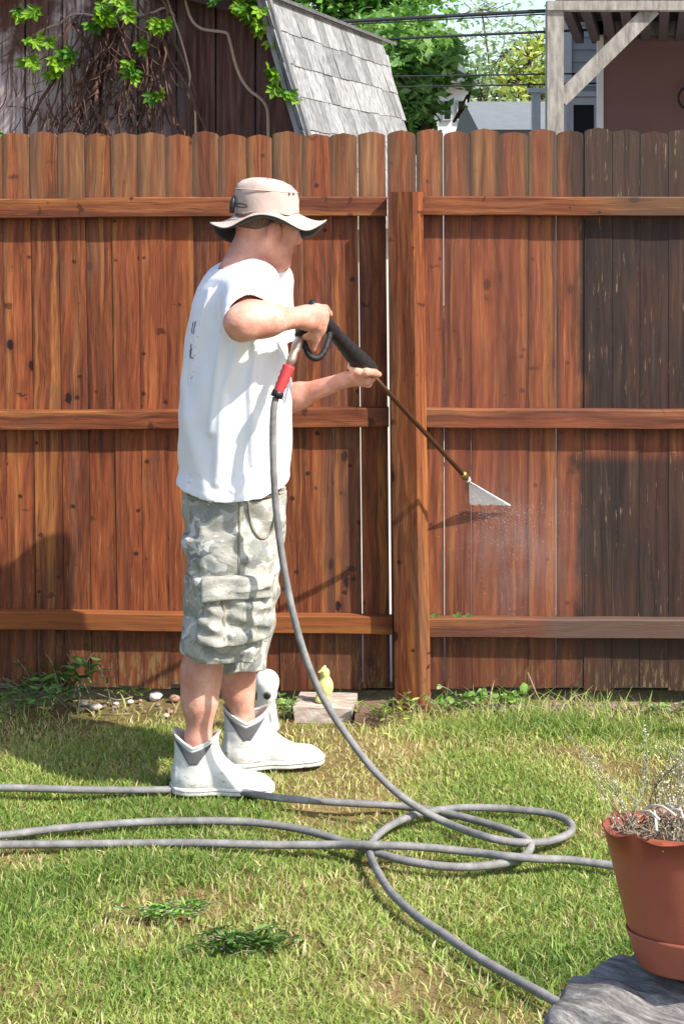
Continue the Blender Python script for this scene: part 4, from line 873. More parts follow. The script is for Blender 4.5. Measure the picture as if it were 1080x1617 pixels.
# ---- hat
hc = P(421, 334, 4.30); hat_e = None
ph_ = [0, 45, 90, 135, 180, 225, 270, 315]; zo = [-.022, -.072, -.088, -.086, -.030, -.042, -.004, -.048]; ro = [.168, .158, .15, .158, .158, .155, .148, .160]
def per(vals, a):
    x = (a % 360)/45; i = int(x); t = x-i; p0, p1, p2, p3 = [vals[(i+k)%8] for k in (-1, 0, 1, 2)]
    return .5*(2*p1+(p2-p0)*t+(2*p0-5*p1+4*p2-p3)*t*t+(-p0+3*p1-3*p2+p3)*t**3)
NA = 72
def base_z(a): return .25*per(zo, a)
prof = [(0, 0.0), (.985, .030), (.955, .055), (.90, .069), (.76, .080), (.5, .088), (.25, .091), (0, .092)]
V = []; m = MB()
for j, (rf, z) in enumerate(prof):
    for k in range(NA):
        a = 360*k/NA; ra = R(a); rx, ry = .090, .083; r_ = 1.0 if j == 0 else rf
        zb = base_z(a) if j == 0 else z
        cren = 1+.016*math.sin(3*ra+1.7*j)+.012*math.sin(7*ra+2*j)+.006*math.sin(13*ra+3.1*j); tilt = -.10*math.cos(ra)*r_*z if z > .06 else 0
        V.append(hc+np.array([rx*r_*cren*math.cos(ra), ry*r_*cren*math.sin(ra), zb+tilt+.0025*math.sin(5*ra+z*60)]))
Fc = [(j*NA+k, j*NA+(k+1)%NA, (j+1)*NA+(k+1)%NA, (j+1)*NA+k) for j in range(len(prof)-1) for k in range(NA)]
hat = m.add(V, Fc).build('hat', MAT_HAT, man, True)
def brim(name, mat, dz, flip, parent):
    V = []; n_ = 8
    for j in range(n_+1):
        t = j/n_
        for k in range(NA):
            a = 360*k/NA; ra = R(a); r0 = np.array([.089*math.cos(ra), .082*math.sin(ra)]); r1 = per(ro, a)*np.array([math.cos(ra), math.sin(ra)]); q = r0+(r1-r0)*t
            z = base_z(a)*(1-t)+per(zo, a)*t-.010*math.sin(math.pi*t)+.0015*math.sin(9*ra+6*t); V.append(hc+np.array([q[0], q[1], z+dz]))
    Fc = [(j*NA+k, j*NA+(k+1)%NA, (j+1)*NA+(k+1)%NA, (j+1)*NA+k) for j in range(n_) for k in range(NA)]
    L = len(V); V2 = [v+np.array([0, 0, -.0022]) for v in V]; Fc += [tuple(L+i for i in f[::-1]) for f in Fc]
    Fc += [(n_*NA+k, n_*NA+(k+1)%NA, L+n_*NA+(k+1)%NA, L+n_*NA+k) for k in range(NA)]
    return MB().add(V+V2, Fc).build(name, mat, parent, True)
brim('brim', MAT_HAT, 0, 1, hat); brim('brim_lining', MAT_HATDK, -.0026, 0, hat)
MAT_BLK = plain('black_plastic', '#1d1d1f', .45, .4, .2, 40)
tp = hc+np.array([-.088, -.035, .012]); MB().tube([tp+np.array([0,0,.032]), tp+np.array([-.004,-.004,.012]), tp+np.array([-.006,-.006,-.016])], [.005,.008,.007], 8).build('cord_toggle', MAT_BLK, hat, True)
MB().tube(spline([hc+np.array([.094*math.cos(R(a))*1.02, .087*math.sin(R(a))*1.02, z]) for a, z in ((200,.018),(225,.012),(240,.014),(228,.022),(205,.022))], .01), .0016, 5).build('chin_cord', MAT_BLK, hat, True)
for zz_, rr_ in ((.004, .985), (.058, .958)):
    MB().tube([hc+np.array([.0905*rr_*math.cos(a)*(1+.012*math.sin(3*a+2)), .0835*rr_*math.sin(a)*(1+.012*math.sin(3*a+2)), zz_+(base_z(math.degrees(a))*.8 if zz_ < .01 else -.006*math.cos(a))]) for a in np.linspace(0, 2*math.pi, 60)], .0016, 5, False).build('seam', MAT_HAT, hat, True)
for a, z in ((330, .05), (318, .05)): MB().add(*ball(hc+np.array([.0895*math.cos(R(a)), .0825*math.sin(R(a)), z]), .004, 8, 5)).build('eyelet', MAT_BELT, hat, True)

# ------------------------------------------------------------------ pressure washer gun and lance
MAT_GRIP = plain('black_grip', '#1b1718', .6, .35, .3, 90, .3); MAT_LANCE = plain('bronzed_lance', '#5c3f2e', .4, .4, .25, 40, 0, .6); MAT_BRASS = plain('brass', '#a08a55', .35, .5, .2, 60, 0, .9)
MAT_STEEL = plain('worn_steel', '#b3a398', .38, .5, .25, 60, 0, .7); MAT_RED = plain('red_sleeve', '#b33a3c', .55, .35, .15, 50); n = NT('grey_rubber_hose', .65, .25); p = n.pos(); c = n.ramp(n.noise(p, 22, 5, .65), [(.3, srgb('#5f5e5c')), (.55, srgb('#7b7977')), (.75, srgb('#94918d'))]); c = n.mix(n.m2('MULTIPLY', n.ss(n.noise(p, 70, 4, .7), .55, .7), .45), c, srgb('#5c5746')); n.col(c); n.bump(n.noise(p, 160, 3), .25, .003); MAT_HOSE = n.m
gun = empty('pressure_washer_gun', GA, 'black pressure washer gun with long thin lance held by the man', 'spray gun')
gv_ = Vol(GA-np.array([.16,.25,.25]), GA+np.array([.3,.5,.2]), .0035)
def gc(a, b, ra, rb, k=.008, sq=None): gv_.add(cone(a, b, ra, rb, sq), k)
b0 = P(494, 482, 4.11)
gc(b0, GP(.02), .016, .019); gc(GP(0), GP(.10), .020, .021, .012)
hb = P(475, 529, 4.115); gc(GP(.015), P(491, 512, 4.115), .018, .017); gc(P(491, 512, 4.115), hb, .017, .017)
gl = [hb, P(482, 547, 4.11), P(489, 562, 4.11), P(500, 566, 4.115), P(511, 557, 4.125), P(518, 538, 4.145), GP(.085)]
gl = spline(gl, .015)
for a, b in zip(gl[:-1], gl[1:]): gc(a, b, .0085, .0085, .004)
gb = solid('gun_body', gv_, MAT_GRIP, gun, 1)
MB().tube(spline([GP(.055), P(505, 530, 4.125), P(499, 548, 4.12)], .01), [.007]*1 and .006, 6).build('trigger', MAT_BLK, gun, True)
pts = [GP(t) for t in np.linspace(.10, .345, 26)]; m = MB(); m.tube(pts, [.017+.012*min(1, i/20)+(.0022 if i % 3 == 1 else 0) for i in range(25)]+[.018], 14); m.build('fore_grip', MAT_GRIP, gun, True)
LT = float(np.linalg.norm(GB-GA))
lan = MB().tube([GP(t) for t in np.linspace(.34, LT-.03, 6)], .0075, 10).build('lance', MAT_LANCE, gun, True)
nz = MB().tube([GP(LT-.045), GP(LT-.04), GP(LT-.018), GP(LT-.016), GP(LT-.004)], [.009, .0125, .0125, .009, .008], 12).build('nozzle', MAT_BRASS, gun, True)
MB().tube([GP(LT-.004), GP(LT+.006), GP(LT+.010)], [.0095, .009, .006], 12).build('nozzle_tip', plain('white_plastic', '#d5d5d2', .4), nz, True)
# ---- the water fan
n = NT('water_spray', .9, .1); p = n.pos(); n.col((.93, .95, .97, 1))
st = n.noise(n.vm(p, (60, 60, 60)), 1.0, 3, .6)
al = n.m2('MULTIPLY_ADD', st, .8, .38)
tr = n.n('ShaderNodeBsdfTranslucent', {0: (.93, .95, .97, 1)}); mx = n.n('ShaderNodeMixShader', {0: .5}); n.t.links.new(n.b.outputs[0], mx.inputs[1]); n.t.links.new(tr.outputs[0], mx.inputs[2])
tp_ = n.n('ShaderNodeBsdfTransparent'); m3 = n.n('ShaderNodeMixShader', {0: al}); n.t.links.new(tp_.outputs[0], m3.inputs[1]); n.t.links.new(mx.outputs[0], m3.inputs[2]); n.t.links.new(m3.outputs[0], n.t.nodes['Material Output'].inputs[0]); MAT_SPRAY = n.m
ap = GP(LT+.012); c0_, c1_ = P(741, 797, 4.985), P(808, 799, 4.985); spray = empty('water_spray', (c0_+c1_)/2, 'white fan of water jetting from the lance nozzle onto the fence boards', 'water')
m = MB(); N_ = 30; fl_ = np.cross(c0_-ap, c1_-ap); fl_ /= np.linalg.norm(fl_)
for i in range(N_):                                     # the fan is a sheaf of fine jets
    t0, t1 = i/N_, (i+1.3)/N_; e0 = c0_+(c1_-c0_)*t0; e1 = c0_+(c1_-c0_)*min(t1, 1.0); o_ = fl_*random.uniform(-.0012, .0012); j = random.uniform(.95, 1.0)
    e0, e1 = ap+(e0-ap)*j+o_, ap+(e1-ap)*j+o_; th = fl_*.0016
    m.add([ap-th*.5, e0-th, e1-th, ap+th*.5, e0+th, e1+th], [(0,2,1), (3,4,5), (0,1,4,3), (1,2,5,4), (2,0,3,5)])
tag(m.build('jets', MAT_SPRAY, spray), kind='stuff')
m = MB(); rs = random.Random(9)
def drop(c, r):
    return [c+np.array(d)*r for d in ((1,0,0),(-1,0,0),(0,1,0),(0,-1,0),(0,0,1),(0,0,-1))], [(0,2,4),(2,1,4),(1,3,4),(3,0,4),(2,0,5),(1,2,5),(3,1,5),(0,3,5)]
for k in range(800):
    t = rs.random(); b_ = c0_+(c1_-c0_)*min(1, max(0, rs.gauss(.75, .35))); e = abs(rs.gauss(0, 1))
    q = b_+np.array([rs.gauss(.012, .035)*(1+e), -abs(rs.gauss(0, .05))-.004, -abs(rs.gauss(0, .10))*rs.choice([.3, 1, 1.6])+rs.gauss(.006, .012)])
    m.add(*drop(q, rs.uniform(.0003, .0009)))
tag(m.build('droplets', MAT_SPRAY, spray), kind='stuff')
n = NT('mist'); n.t.nodes.remove(n.b); gc_ = n.n('ShaderNodeTexCoord').outputs['Generated']
dv = n.n('ShaderNodeVectorMath', {0: gc_, 1: (.5, .5, .5)}, operation='DISTANCE').outputs['Value']
den = n.m2('MULTIPLY', n.m2('POWER', n.m2('SUBTRACT', 1.0, n.m2('MULTIPLY', dv, 2.0), 0.0, True), 1.6), n.m2('MULTIPLY', n.ss(n.noise(n.pos(), 12, 3, .6), .25, .75), 3.2))
pv_ = n.n('ShaderNodeVolumePrincipled', {'Color': (.95, .97, 1, 1), 'Density': den, 'Anisotropy': .2}); n.t.links.new(pv_.outputs[0], n.t.nodes['Material Output'].inputs[1]); MAT_MIST = n.m
V, Fc = ball(np.zeros(3), 1.0, 20, 12); c_ = P(812, 865, 4.88); V = [c_+np.array(q)*np.array([.28, .11, .33]) for q in V]
tag(MB().add(V, Fc).build('mist', MAT_MIST, spray, True), kind='stuff')

# ------------------------------------------------------------------ hoses
HR = .0097
def lay(pts): return [G(u, v, .020+dz)+0 for u, v, dz in pts]
h1 = [P(474, 532, 4.11), P(468, 548, 4.09), P(461, 566, 4.075), P(452, 590, 4.065), P(440, 618, 4.055), P(433, 640, 4.05), P(431, 690, 4.045), P(433, 760, 4.04), P(439, 830, 4.035), P(449, 900, 4.03), P(462, 965, 4.025), P(480, 1030, 4.02), P(505, 1092, 4.015), P(540, 1150, 4.01), P(590, 1216, 4.0), P(640, 1262, 3.985), P(700, 1297, 3.97)]
h1 += lay([(765,1321,.012),(815,1330,.006),(862,1329,0),(895,1318,0),(903,1304,0),(885,1290,0),(845,1281,0),(780,1276,0),(720,1276,0),(665,1284,0),(625,1299,0),(597,1318,0),(583,1340,0),(592,1368,0),(615,1406,0),(650,1440,0),(700,1475,0),(760,1515,0),(830,1555,0),(890,1590,0),(950,1640,0),(1010,1680,0)])+[np.array([.9, 2.45, .02]), np.array([1.5, 2.25, .02]), np.array([2.6, 2.3, .02])]
sp1 = spline(h1, .018); i0 = next(i for i, p in enumerate(sp1) if p[2] < P(0, 626, 4.05)[2])
hose1 = empty('pressure_hose', sp1[-1]*np.array([1,1,0]), 'grey pressure hose hanging from the gun handle, looping on the lawn towards the stump', 'hose')
MB().tube(sp1[i0:], HR, 10).build('tubing', MAT_HOSE, hose1, True)
k0 = next(i for i, p in enumerate(sp1) if p[2] < P(0, 572, 4.07)[2])
MB().tube(sp1[:k0+1], [.0135 if i in (1, 2, k0-1) else .010 for i in range(k0+1)], 10).build('coupling', MAT_STEEL, hose1, True)
rs_ = spline([sp1[k0], sp1[(k0+i0)//2], sp1[i0]], .007); MB().tube(rs_, [.0155+(.0018 if i % 2 else 0)-.003*i/len(rs_) for i in range(len(rs_))], 12).build('red_sleeve', MAT_RED, hose1, True)
q = spline([sp1[i0-1], sp1[i0], sp1[i0+1]], .006); MB().tube(q[:3], .0165, 12).build('collar', MAT_BLK, hose1, True)
h2 = lay([(-160,1246,0),(0,1244,0),(130,1247,0),(262,1247,-.010),(310,1241,-.014),(385,1251,-.008),(440,1260,0),(550,1268,0),(620,1272,-.012),(690,1281,-.008),(760,1298,-.004),(815,1316,0),(838,1334,0),(826,1352,0),(795,1363,0),(740,1369,0),(690,1367,0),(640,1359,0),(600,1348,0),(560,1334,0),(490,1313,0),(430,1302,0),(370,1297,0),(260,1297,0),(180,1301,0),(105,1307,0),(60,1312,-.006),(0,1319,0),(-160,1330,0)])
h3 = lay([(-160,1336,0),(0,1334,0),(110,1333,-.004),(200,1332,-.006),(300,1331,0),(420,1334,0),(520,1334,0),(580,1334,.020),(660,1337,.014),(740,1345,.004),(800,1352,.016),(850,1356,.010),(900,1358,0),(970,1367,0),(1040,1374,0),(1180,1384,0)])+[np.array([1.7, 3.5, .02]), np.array([2.6, 3.3, .02])]
h3 = [np.array([-2.6, 4.0, .02])]+h3; h2 = [np.array([-2.6, 4.4, .02])]+h2+[np.array([-2.6, 3.9, .02])]
sp2, sp3 = spline(h2, .02), spline(h3, .02)
tag(MB().tube(sp2, HR, 10).build('garden_hose', MAT_HOSE, None, True), 'grey garden hose lying behind the boots and doubling back through the coil on the lawn', 'hose', 'hoses on the lawn')
tag(MB().tube(sp3, HR, 10).build('garden_hose', MAT_HOSE, None, True), 'straight grey garden hose crossing the whole lawn towards the plant pot', 'hose', 'hoses on the lawn')

# ------------------------------------------------------------------ stump, plant pot, dead plant
n = NT('weathered_stump', .9, .12); p = n.pos(); x, y, z = n.sep(p)
ang = n.noise(n.xyz(n.m2('MULTIPLY', n.m2('ADD', x, y), 1.1), n.m2('MULTIPLY', n.m2('SUBTRACT', x, y), .22), n.m2('MULTIPLY', z, .3)), 75, 6, .7); big = n.noise(p, 5, 5, .65)
c = n.ramp(ang, [(.28, srgb('#4a4846')), (.5, srgb('#807c78')), (.72, srgb('#b5b1ab'))]); c = n.mix(n.m2('MULTIPLY', n.ss(big, .5, .7), .5), c, srgb('#4b4743'))
n.col(c); n.bump(n.m2('ADD', ang, big), .9, .012); MAT_STUMP = n.m
K = .653; YP = 2.91*K; PC = np.array([(1108-540)*YP/F, YP, H-(1535-319)*YP/F]); V, Fc = [], []; NA2 = 140; sc_ = np.array([.522, 1.742, 0])
rows = [(t, 0) for t in np.linspace(0, 1, 22)]+[(1.03, .012), (1.05, .04), (1.04, .1), (1.03, .2), (1.05, .35), (1.12, .5), (1.22, .6), (1.36, PC[2]+.05)]
for t, dn in rows:
    for k in range(NA2):
        a = 2*math.pi*k/NA2; rad = .282+.012*math.sin(3*a+1.2)+.010*math.sin(5*a)+.007*math.sin(11*a)+.004*math.sin(23*a+1)
        crack = -.012*abs(math.sin(5.5*a+.7+.4*math.sin(9*t)))**22*min(1, t*1.6)-.007*abs(math.sin(8.5*a+2.2))**30*t
        z = PC[2]-.004-dn+(crack if dn < .02 else 0)+.012*(float(vnoise(np.array(math.cos(a)*7*t+20.), np.array(math.sin(a)*7*t+20.), 3))-.5)*(1 if dn == 0 else .3)-(.010*max(0, t-.8)/.2 if dn == 0 else .01)
        V.append((sc_[0]+rad*t*math.cos(a), sc_[1]+rad*t*math.sin(a), max(z, -.03)))
Fc = [(i*NA2+k, i*NA2+(k+1)%NA2, (i+1)*NA2+(k+1)%NA2, (i+1)*NA2+k) for i in range(len(rows)-1) for k in range(NA2)]
st_ = obj('tree_stump', V, Fc, MAT_STUMP, smooth=True); tag(st_, 'weathered grey cracked tree stump under the terracotta coloured pot', 'stump')
n = NT('terracotta_plastic', .5, .35); p = n.pos(); f = n.noise(p, 7, 5, .6); c = n.ramp(f, [(.3, srgb('#8a4a36')), (.7, srgb('#9b5641'))]); c = n.mix(n.m2('MULTIPLY', n.ss(n.noise(p, 45, 4, .7), .66, .72), .4), c, srgb('#a97a63'))
n.col(c); n.bump(n.noise(p, 300, 2), .06, .002); MAT_POT = n.m
pot = empty('plant_pot', PC, 'terracotta coloured plastic plant pot with scalloped rim standing on the stump', 'pot')
tl_ = R(12)
def pr_(r_, a, z): x, y, z = K*r_*math.cos(a), K*r_*math.sin(a), K*z*.88; return PC+np.array([x, y*math.cos(tl_)+z*math.sin(tl_), z*math.cos(tl_)-y*math.sin(tl_)+.008])
def lathe(prof, wave=None, n_=120):
    V = [pr_(r_, 2*math.pi*k/n_, z+(wave(2*math.pi*k/n_) if wave and w else 0)) for r_, z, w in prof for k in range(n_)]
    return V, [(i*n_+k, i*n_+(k+1)%n_, (i+1)*n_+(k+1)%n_, (i+1)*n_+k) for i in range(len(prof)-1) for k in range(n_)]
def scal(a): q = ((a-math.pi+.02)/(R(39.5))) % 1.0; return -.017*math.sin(math.pi*q)**.8
m = MB().add(*lathe([(0,.050,0),(.128,.052,0),(.1315,.060,0),(.139,.085,0),(.150,.14,0),(.165,.22,0),(.1785,.283,0),(.1805,.290,1),(.1800,.2925,1),(.1765,.2925,1),(.1745,.285,0),(.160,.22,0),(.15,.2,0)], scal))
m.build('pot_wall', MAT_POT, pot, True)
m = MB().add(*lathe([(0,0,0),(.116,0,0),(.122,.006,0),(.1395,.068,0),(.1405,.074,0),(.138,.0745,0),(.134,.066,0)])); m.build('saucer', MAT_POT, pot, True)
ck = [pr_(.1565+.0615*(z-.165)/.118*.36+.0012, R(a), z) for a, z in ((252,.150),(262,.178),(266,.19),(276,.205),(284,.222),(296,.24))]
n = NT('soil_dark', .95, .1); n.col(n.ramp(n.noise(n.pos(), 60, 5, .7), [(.3, srgb('#2e2620')), (.7, srgb('#5d5146'))])); n.bump(n.noise(n.pos(), 90, 4), .9, .01); MAT_DIRT = n.m
V = []; 
for i in range(9):
    for k in range(48):
        a = 2*math.pi*k/48; r_ = .166*i/8; V.append(pr_(r_, a, .255+.018*fbm(np.array(r_*40*math.cos(a)+9), np.array(r_*40*math.sin(a)+9), 2)+.012*(1-i/8)))
obj('potting_soil', V, [(i*48+k, i*48+(k+1)%48, (i+1)*48+(k+1)%48, (i+1)*48+k) for i in range(8) for k in range(48)], MAT_DIRT, pot, True)
MAT_TWIG = plain('dry_twig', '#8f7d6a', .85, .15, .3, 80); MAT_PALE = plain('bleached_stalk', '#c2b7a6', .8, .15, .2, 80); MAT_GTWIG = plain('grey_stem', '#7d7d68', .85, .15, .3, 80)
dp_ = empty('dead_potted_plant', pr_(0, 0, .27), 'dry grey stalks and bleached twigs of a dead plant in the terracotta pot', 'plant'); rs = random.Random(21)
for k in range(110):
    a, r_ = rs.uniform(0, 6.28), rs.uniform(.01, .15); b_ = pr_(r_, a, .262); L = K*rs.choice([rs.uniform(.03, .07), rs.uniform(.07, .17)]); dr = np.array([rs.gauss(-.1, .35), rs.gauss(.05, .3), 1]); pts = [b_]
    for j in range(4): dr = dr+np.array([rs.gauss(0, .25), rs.gauss(0, .2), 0]); pts.append(pts[-1]+dr*L/4)
    s_ = MB().tube(spline(pts, .02), rs.uniform(.0004, .0010), 5).build('stalk', MAT_GTWIG if L > .055 else MAT_TWIG, dp_, True)
    if L > .055:
        m = MB()
        for j in range(22):
            q = pts[rs.randint(1, 4)]+np.array([rs.gauss(0, .0035), rs.gauss(0, .0035), rs.gauss(0, .006)]); m.add(*drop(q, rs.uniform(.0007, .0019)))
        tag(m.build('seed_heads', MAT_PALE if k % 3 == 0 else MAT_GTWIG, s_), kind='stuff')
for (u0, v0, u1, v1) in ((1024,1272,1066,1288),(1052,1272,1084,1300),(1032,1280,1036,1312),(1060,1284,1086,1268),(1010,1282,1040,1294),(1045,1290,1075,1280),(1066,1272,1078,1292)):
    a_, b_ = P(u0, v0, 2.86*K), P(u1, v1, 2.80*K); MB().tube(spline([a_, (a_+b_)/2+np.array([0, 0, .005]), b_], .02), .0017, 6).build('twig', MAT_PALE, dp_, True)
m = MB()
for k in range(420):
    a, r_ = rs.uniform(0, 6.28), .165*math.sqrt(rs.random()); b_ = pr_(r_, a, .27); d_ = np.array([rs.gauss(0, 1), rs.gauss(0, 1), rs.uniform(-.1, .7)]); d_ /= np.linalg.norm(d_); m.tube([b_, b_+d_*K*rs.uniform(.01, .035)], K*rs.uniform(.0006, .0016), 3, False)
tag(m.build('dry_litter', MAT_TWIG, dp_), kind='stuff')

# ------------------------------------------------------------------ slab, ornaments, stones along the fence
n = NT('weathered_slab', .9, .15); p = n.pos(); x, y, z = n.sep(p); c = n.ramp(n.noise(n.xyz(n.m2('MULTIPLY', x, .25), y, z), 60, 5, .65), [(.3, srgb('#7a6c60')), (.55, srgb('#ad9f93')), (.75, srgb('#cfc8c1'))]); n.col(c); n.bump(n.noise(p, 40, 5, .7), .6, .006); MAT_SLAB = n.m
s0, s1 = G(464, 1141), G(545, 1141)
m = MB().prism([(s0[0]+.004, 4.80, -.01), (s1[0]+.02, 4.80, -.01), (s1[0]+.02, 4.80, .036), (s0[0]-.004, 4.80, .040)], (.02, .155, .0)).build('stone_slab', MAT_SLAB); tag(m, 'pale weathered flat slab under the yellow ornament at the fence foot', 'slab')
b_ = G(552, 1143); m = MB().prism([(s1[0]+.028, 4.775, -.01), (s1[0]+.125, 4.78, -.01), (s1[0]+.125, 4.78, .028), (s1[0]+.03, 4.775, .026)], (.012, .13, 0)).build('brown_block', plain('brown_block', '#6d5848', .9, .1, .3, 50, .5)); tag(m, 'dark brown flat block beside the pale slab next to the post', 'block')
# white ornament with round dark eye
MAT_WHITE = plain('white_enamel', '#d9d9d6', .45, .35, .06, 30); YO = 4.66; oc = P(421, 1088, YO); zb_ = 0.0
orn = empty('garden_ornament', (oc[0], YO, 0), 'white garden ornament with rounded head and one dark round eye behind the boots', 'ornament')
ov_ = Vol(oc-np.array([.07,.07,.16]), oc+np.array([.07,.07,.09]), .0028)
ov_.add(ell(oc+np.array([0,0,.022]), (.037, .036, .036)), .0); ov_.add(cone(oc+np.array([0,0,.02]), oc+np.array([.003,-.004,-.014]), .036, .029), .01)
ov_.add(cone(oc+np.array([-.005,0,-.03]), oc+np.array([-.006,.004,-.075]), .023, .02), .012)
for sx in (-1, 1): ov_.add(cone(oc+np.array([sx*.014,-.004,-.05]), oc+np.array([sx*.024,-.012,-.105]), .015, .013), .008); ov_.add(ell(oc+np.array([sx*.026,-.022,-.108]), (.015,.024,.012)), .006)
solid('figure', ov_, MAT_WHITE, orn, 1)
ec = oc+np.array([.004, -.036, -.008]); e_ = MB().tube([ec+np.array([0,.012,0]), ec+np.array([0,-.001,0]), ec+np.array([0,-.003,0])], [.0125,.0125,.011], 20).build('eye', plain('grey_ring', '#6d6f70', .4), orn, True)
MB().tube([ec+np.array([0,0,0]), ec+np.array([0,-.0045,0]), ec+np.array([0,-.006,0])], [.0095,.0095,.006], 18).build('pupil', MAT_BLK, e_, True)
# yellow bird
MAT_YEL = plain('pale_yellow_glaze', '#cfc77c', .5, .35, .12, 40); YB = 4.855; bc = P(512, 1086, YB); zt0 = .038
bird = empty('bird_ornament', (bc[0]-.008, YB, zt0), 'small pale yellow bird-shaped ornament standing on the slab', 'ornament')
yv = Vol(bc-np.array([.06,.05,.10]), bc+np.array([.06,.05,.10]), .0026)
yv.add(ell(bc+np.array([.004,0,.004]), (.025,.022,.034)), 0); yv.add(ell(bc+np.array([.002,-.002,.048]), (.0155,.015,.016)), .012); yv.add(cone(bc+np.array([-.01,-.004,.054]), bc+np.array([-.02,-.008,.050]), .005, .002), .004)
yv.add(cone(bc+np.array([.0,0,-.03]), bc+np.array([-.008,0,-.05]), .012, .013), .01); yv.add(cone(bc+np.array([-.008,0,-.05]), np.array([bc[0]-.009, YB, zt0+.008]), .011, .021), .008); yv.add(ell(bc+np.array([-.020,-.008,.0]), (.009,.010,.018)), .006)
yv.add(cone(bc+np.array([-.004,0,.060]), bc+np.array([.002,0,.068]), .006, .004), .004)
yv.every(lambda X, Y, Z, Fd: np.maximum(Fd, zt0+.001-Z)); solid('figure', yv, MAT_YEL, bird, 1)
MB().add(*ball(bc+np.array([-.005,-.0155,.052]), .0022, 8, 5)).build('eye', MAT_BLK, bird, True)
# stones
MAT_STONE = plain('pale_stone', '#a89f95', .85, .2, .25, 30, .5); MAT_WST = plain('white_stone', '#c9c4bb', .8, .2, .15, 30, .4); MAT_PST = plain('pink_stone', '#9a7464', .85, .2, .25, 30, .4)
rs = random.Random(5)
def rock(c, r):
    V, Fc = ball(np.zeros(3), 1.0, 8, 5); k = [rs.uniform(.75, 1.2) for _ in V]; V = [np.array(c)+np.array(v)*k_*np.array(r) for v, k_ in zip(V, k)]; return V, Fc
STN = [(246,1103,.024,MAT_WST,'larger white stone behind the leg beside the fence foot'),(134,1113,.013,MAT_WST,'small white stone at the left end of the stone litter'),(152,1120,.02,MAT_STONE,'flat grey stone in the litter below the fence shadow'),(184,1112,.010,MAT_WST,'little white pebble in the middle of the stone litter'),(206,1110,.012,MAT_WST,'small bright pebble left of the larger white stone'),
       (276,1106,.02,MAT_PST,'pinkish brown stone just behind the near leg'),(270,1126,.014,MAT_PST,'rust brown chip beside the near boot'),(262,1132,.012,MAT_STONE,'grey chip left of the near boot'),(222,1108,.009,MAT_PST,'tiny brown pebble among the white ones')]
for u, v, r_, mt, lab in STN:
    c = G(u, v); tag(MB().add(*rock(c+np.array([0, 0, r_*.3]), (r_, r_*.8, r_*.55))).build('stone', mt, None, True), lab, 'stone', 'stones along the fence foot')
m = MB()
for k in range(420):
    if k < 370: c = G(rs.uniform(700, 1100), rs.gauss(1116, 5))
    else: c = G(rs.uniform(105, 300), rs.gauss(1114, 7))
    if c[1] < 4.97: m.add(*rock(c, [rs.uniform(.003, .009)]*2+[rs.uniform(.002, .006)]))
tag(m.build('gravel', plain('tan_gravel', '#85766a', .9, .1, .35, 60)), 'gravel and chips scattered along the fence foot', 'gravel', None, 'stuff')
TW = [((145,1092),(185,1105),(210,1100),'thin pale twig lying on the stone litter'),((160,1129),(185,1128),(205,1127),'straight pale stick in front of the stone litter'),((833,1062),(845,1092),(855,1112),'bent dry twig leaning on the fence boards right of the weeds'),((905,1093),(915,1108),(925,1114),'short dry twig leaning against the unwashed boards')]
for a_, b_, c_, lab in TW:
    low_ = a_[1] > 1085 and 'lean' not in lab
    pts = [G(*a_, .012), G(*b_, .016), G(*c_, .012)] if low_ else [P(*a_, 4.975), P(*b_, 4.94), G(*c_, .004)]
    tag(MB().tube(spline(pts, .02), .0022, 5).build('twig', MAT_TWIG, None, True), lab, 'twig', 'twigs along the fence foot')

# ------------------------------------------------------------------ weeds
MAT_WEED = leafy('weed_leaf', .35)
def weed(label, base, n_, hgt, spread, leaf, cols, seed, round_=False):
    r_ = np.random.default_rng(seed); root = empty('weed', base, label, 'weed', 'weeds along the fence foot'); V, Fq, C = [], [], []; m = MB()
    for k in range(n_):
        a = r_.uniform(0, 6.28); b_ = np.array(base)+np.array([r_.normal(0, spread*.4), r_.normal(0, spread*.18), 0]); tip = b_+np.array([math.cos(a)*spread*.5, -abs(math.sin(a))*spread*.3, hgt*r_.uniform(.4, 1.)]); mid = (b_+tip)/2+np.array([0, 0, hgt*.15]); pts = spline([b_, mid, tip], .02); m.tube(pts, .0013, 4, False)
        for j in range(4 if not round_ else 3):
            q = np.array(pts[int(len(pts)*r_.uniform(.45, .99))-1]); d = np.array([r_.normal(), -abs(r_.normal())*.8, r_.uniform(-.3, .8)]); d /= np.linalg.norm(d); s_ = np.cross(d, r_.normal(size=3)); s_ /= np.linalg.norm(s_); L = leaf*r_.uniform(.5, 1.2); w = L*(.42 if round_ else .15); i0 = len(V)
            nrm = np.cross(d, s_)*L*.12
            V += [q, q+d*L*.3+s_*w*.8+nrm, q+d*L*.7+s_*w*.8+nrm, q+d*L, q+d*L*.7-s_*w*.8+nrm, q+d*L*.3-s_*w*.8+nrm]; Fq += [(i0, i0+1, i0+2, i0+3), (i0, i0+3, i0+4, i0+5)]
            c = np.array(srgb(cols[r_.integers(len(cols))])[:3])*r_.uniform(.75, 1.25); C += [c]*6
    tag(m.build('stems', MAT_GTWIG, root, True), kind='stuff'); blades('foliage', np.array(V), np.array(Fq), np.array(C), MAT_WEED, root, base)
LG, DG, YGc = ['#5f8a35', '#7da050', '#8fae63'], ['#3f5f26', '#527433', '#6a8a4a'], ['#8c9a45', '#a3aa5c', '#6f8a35']
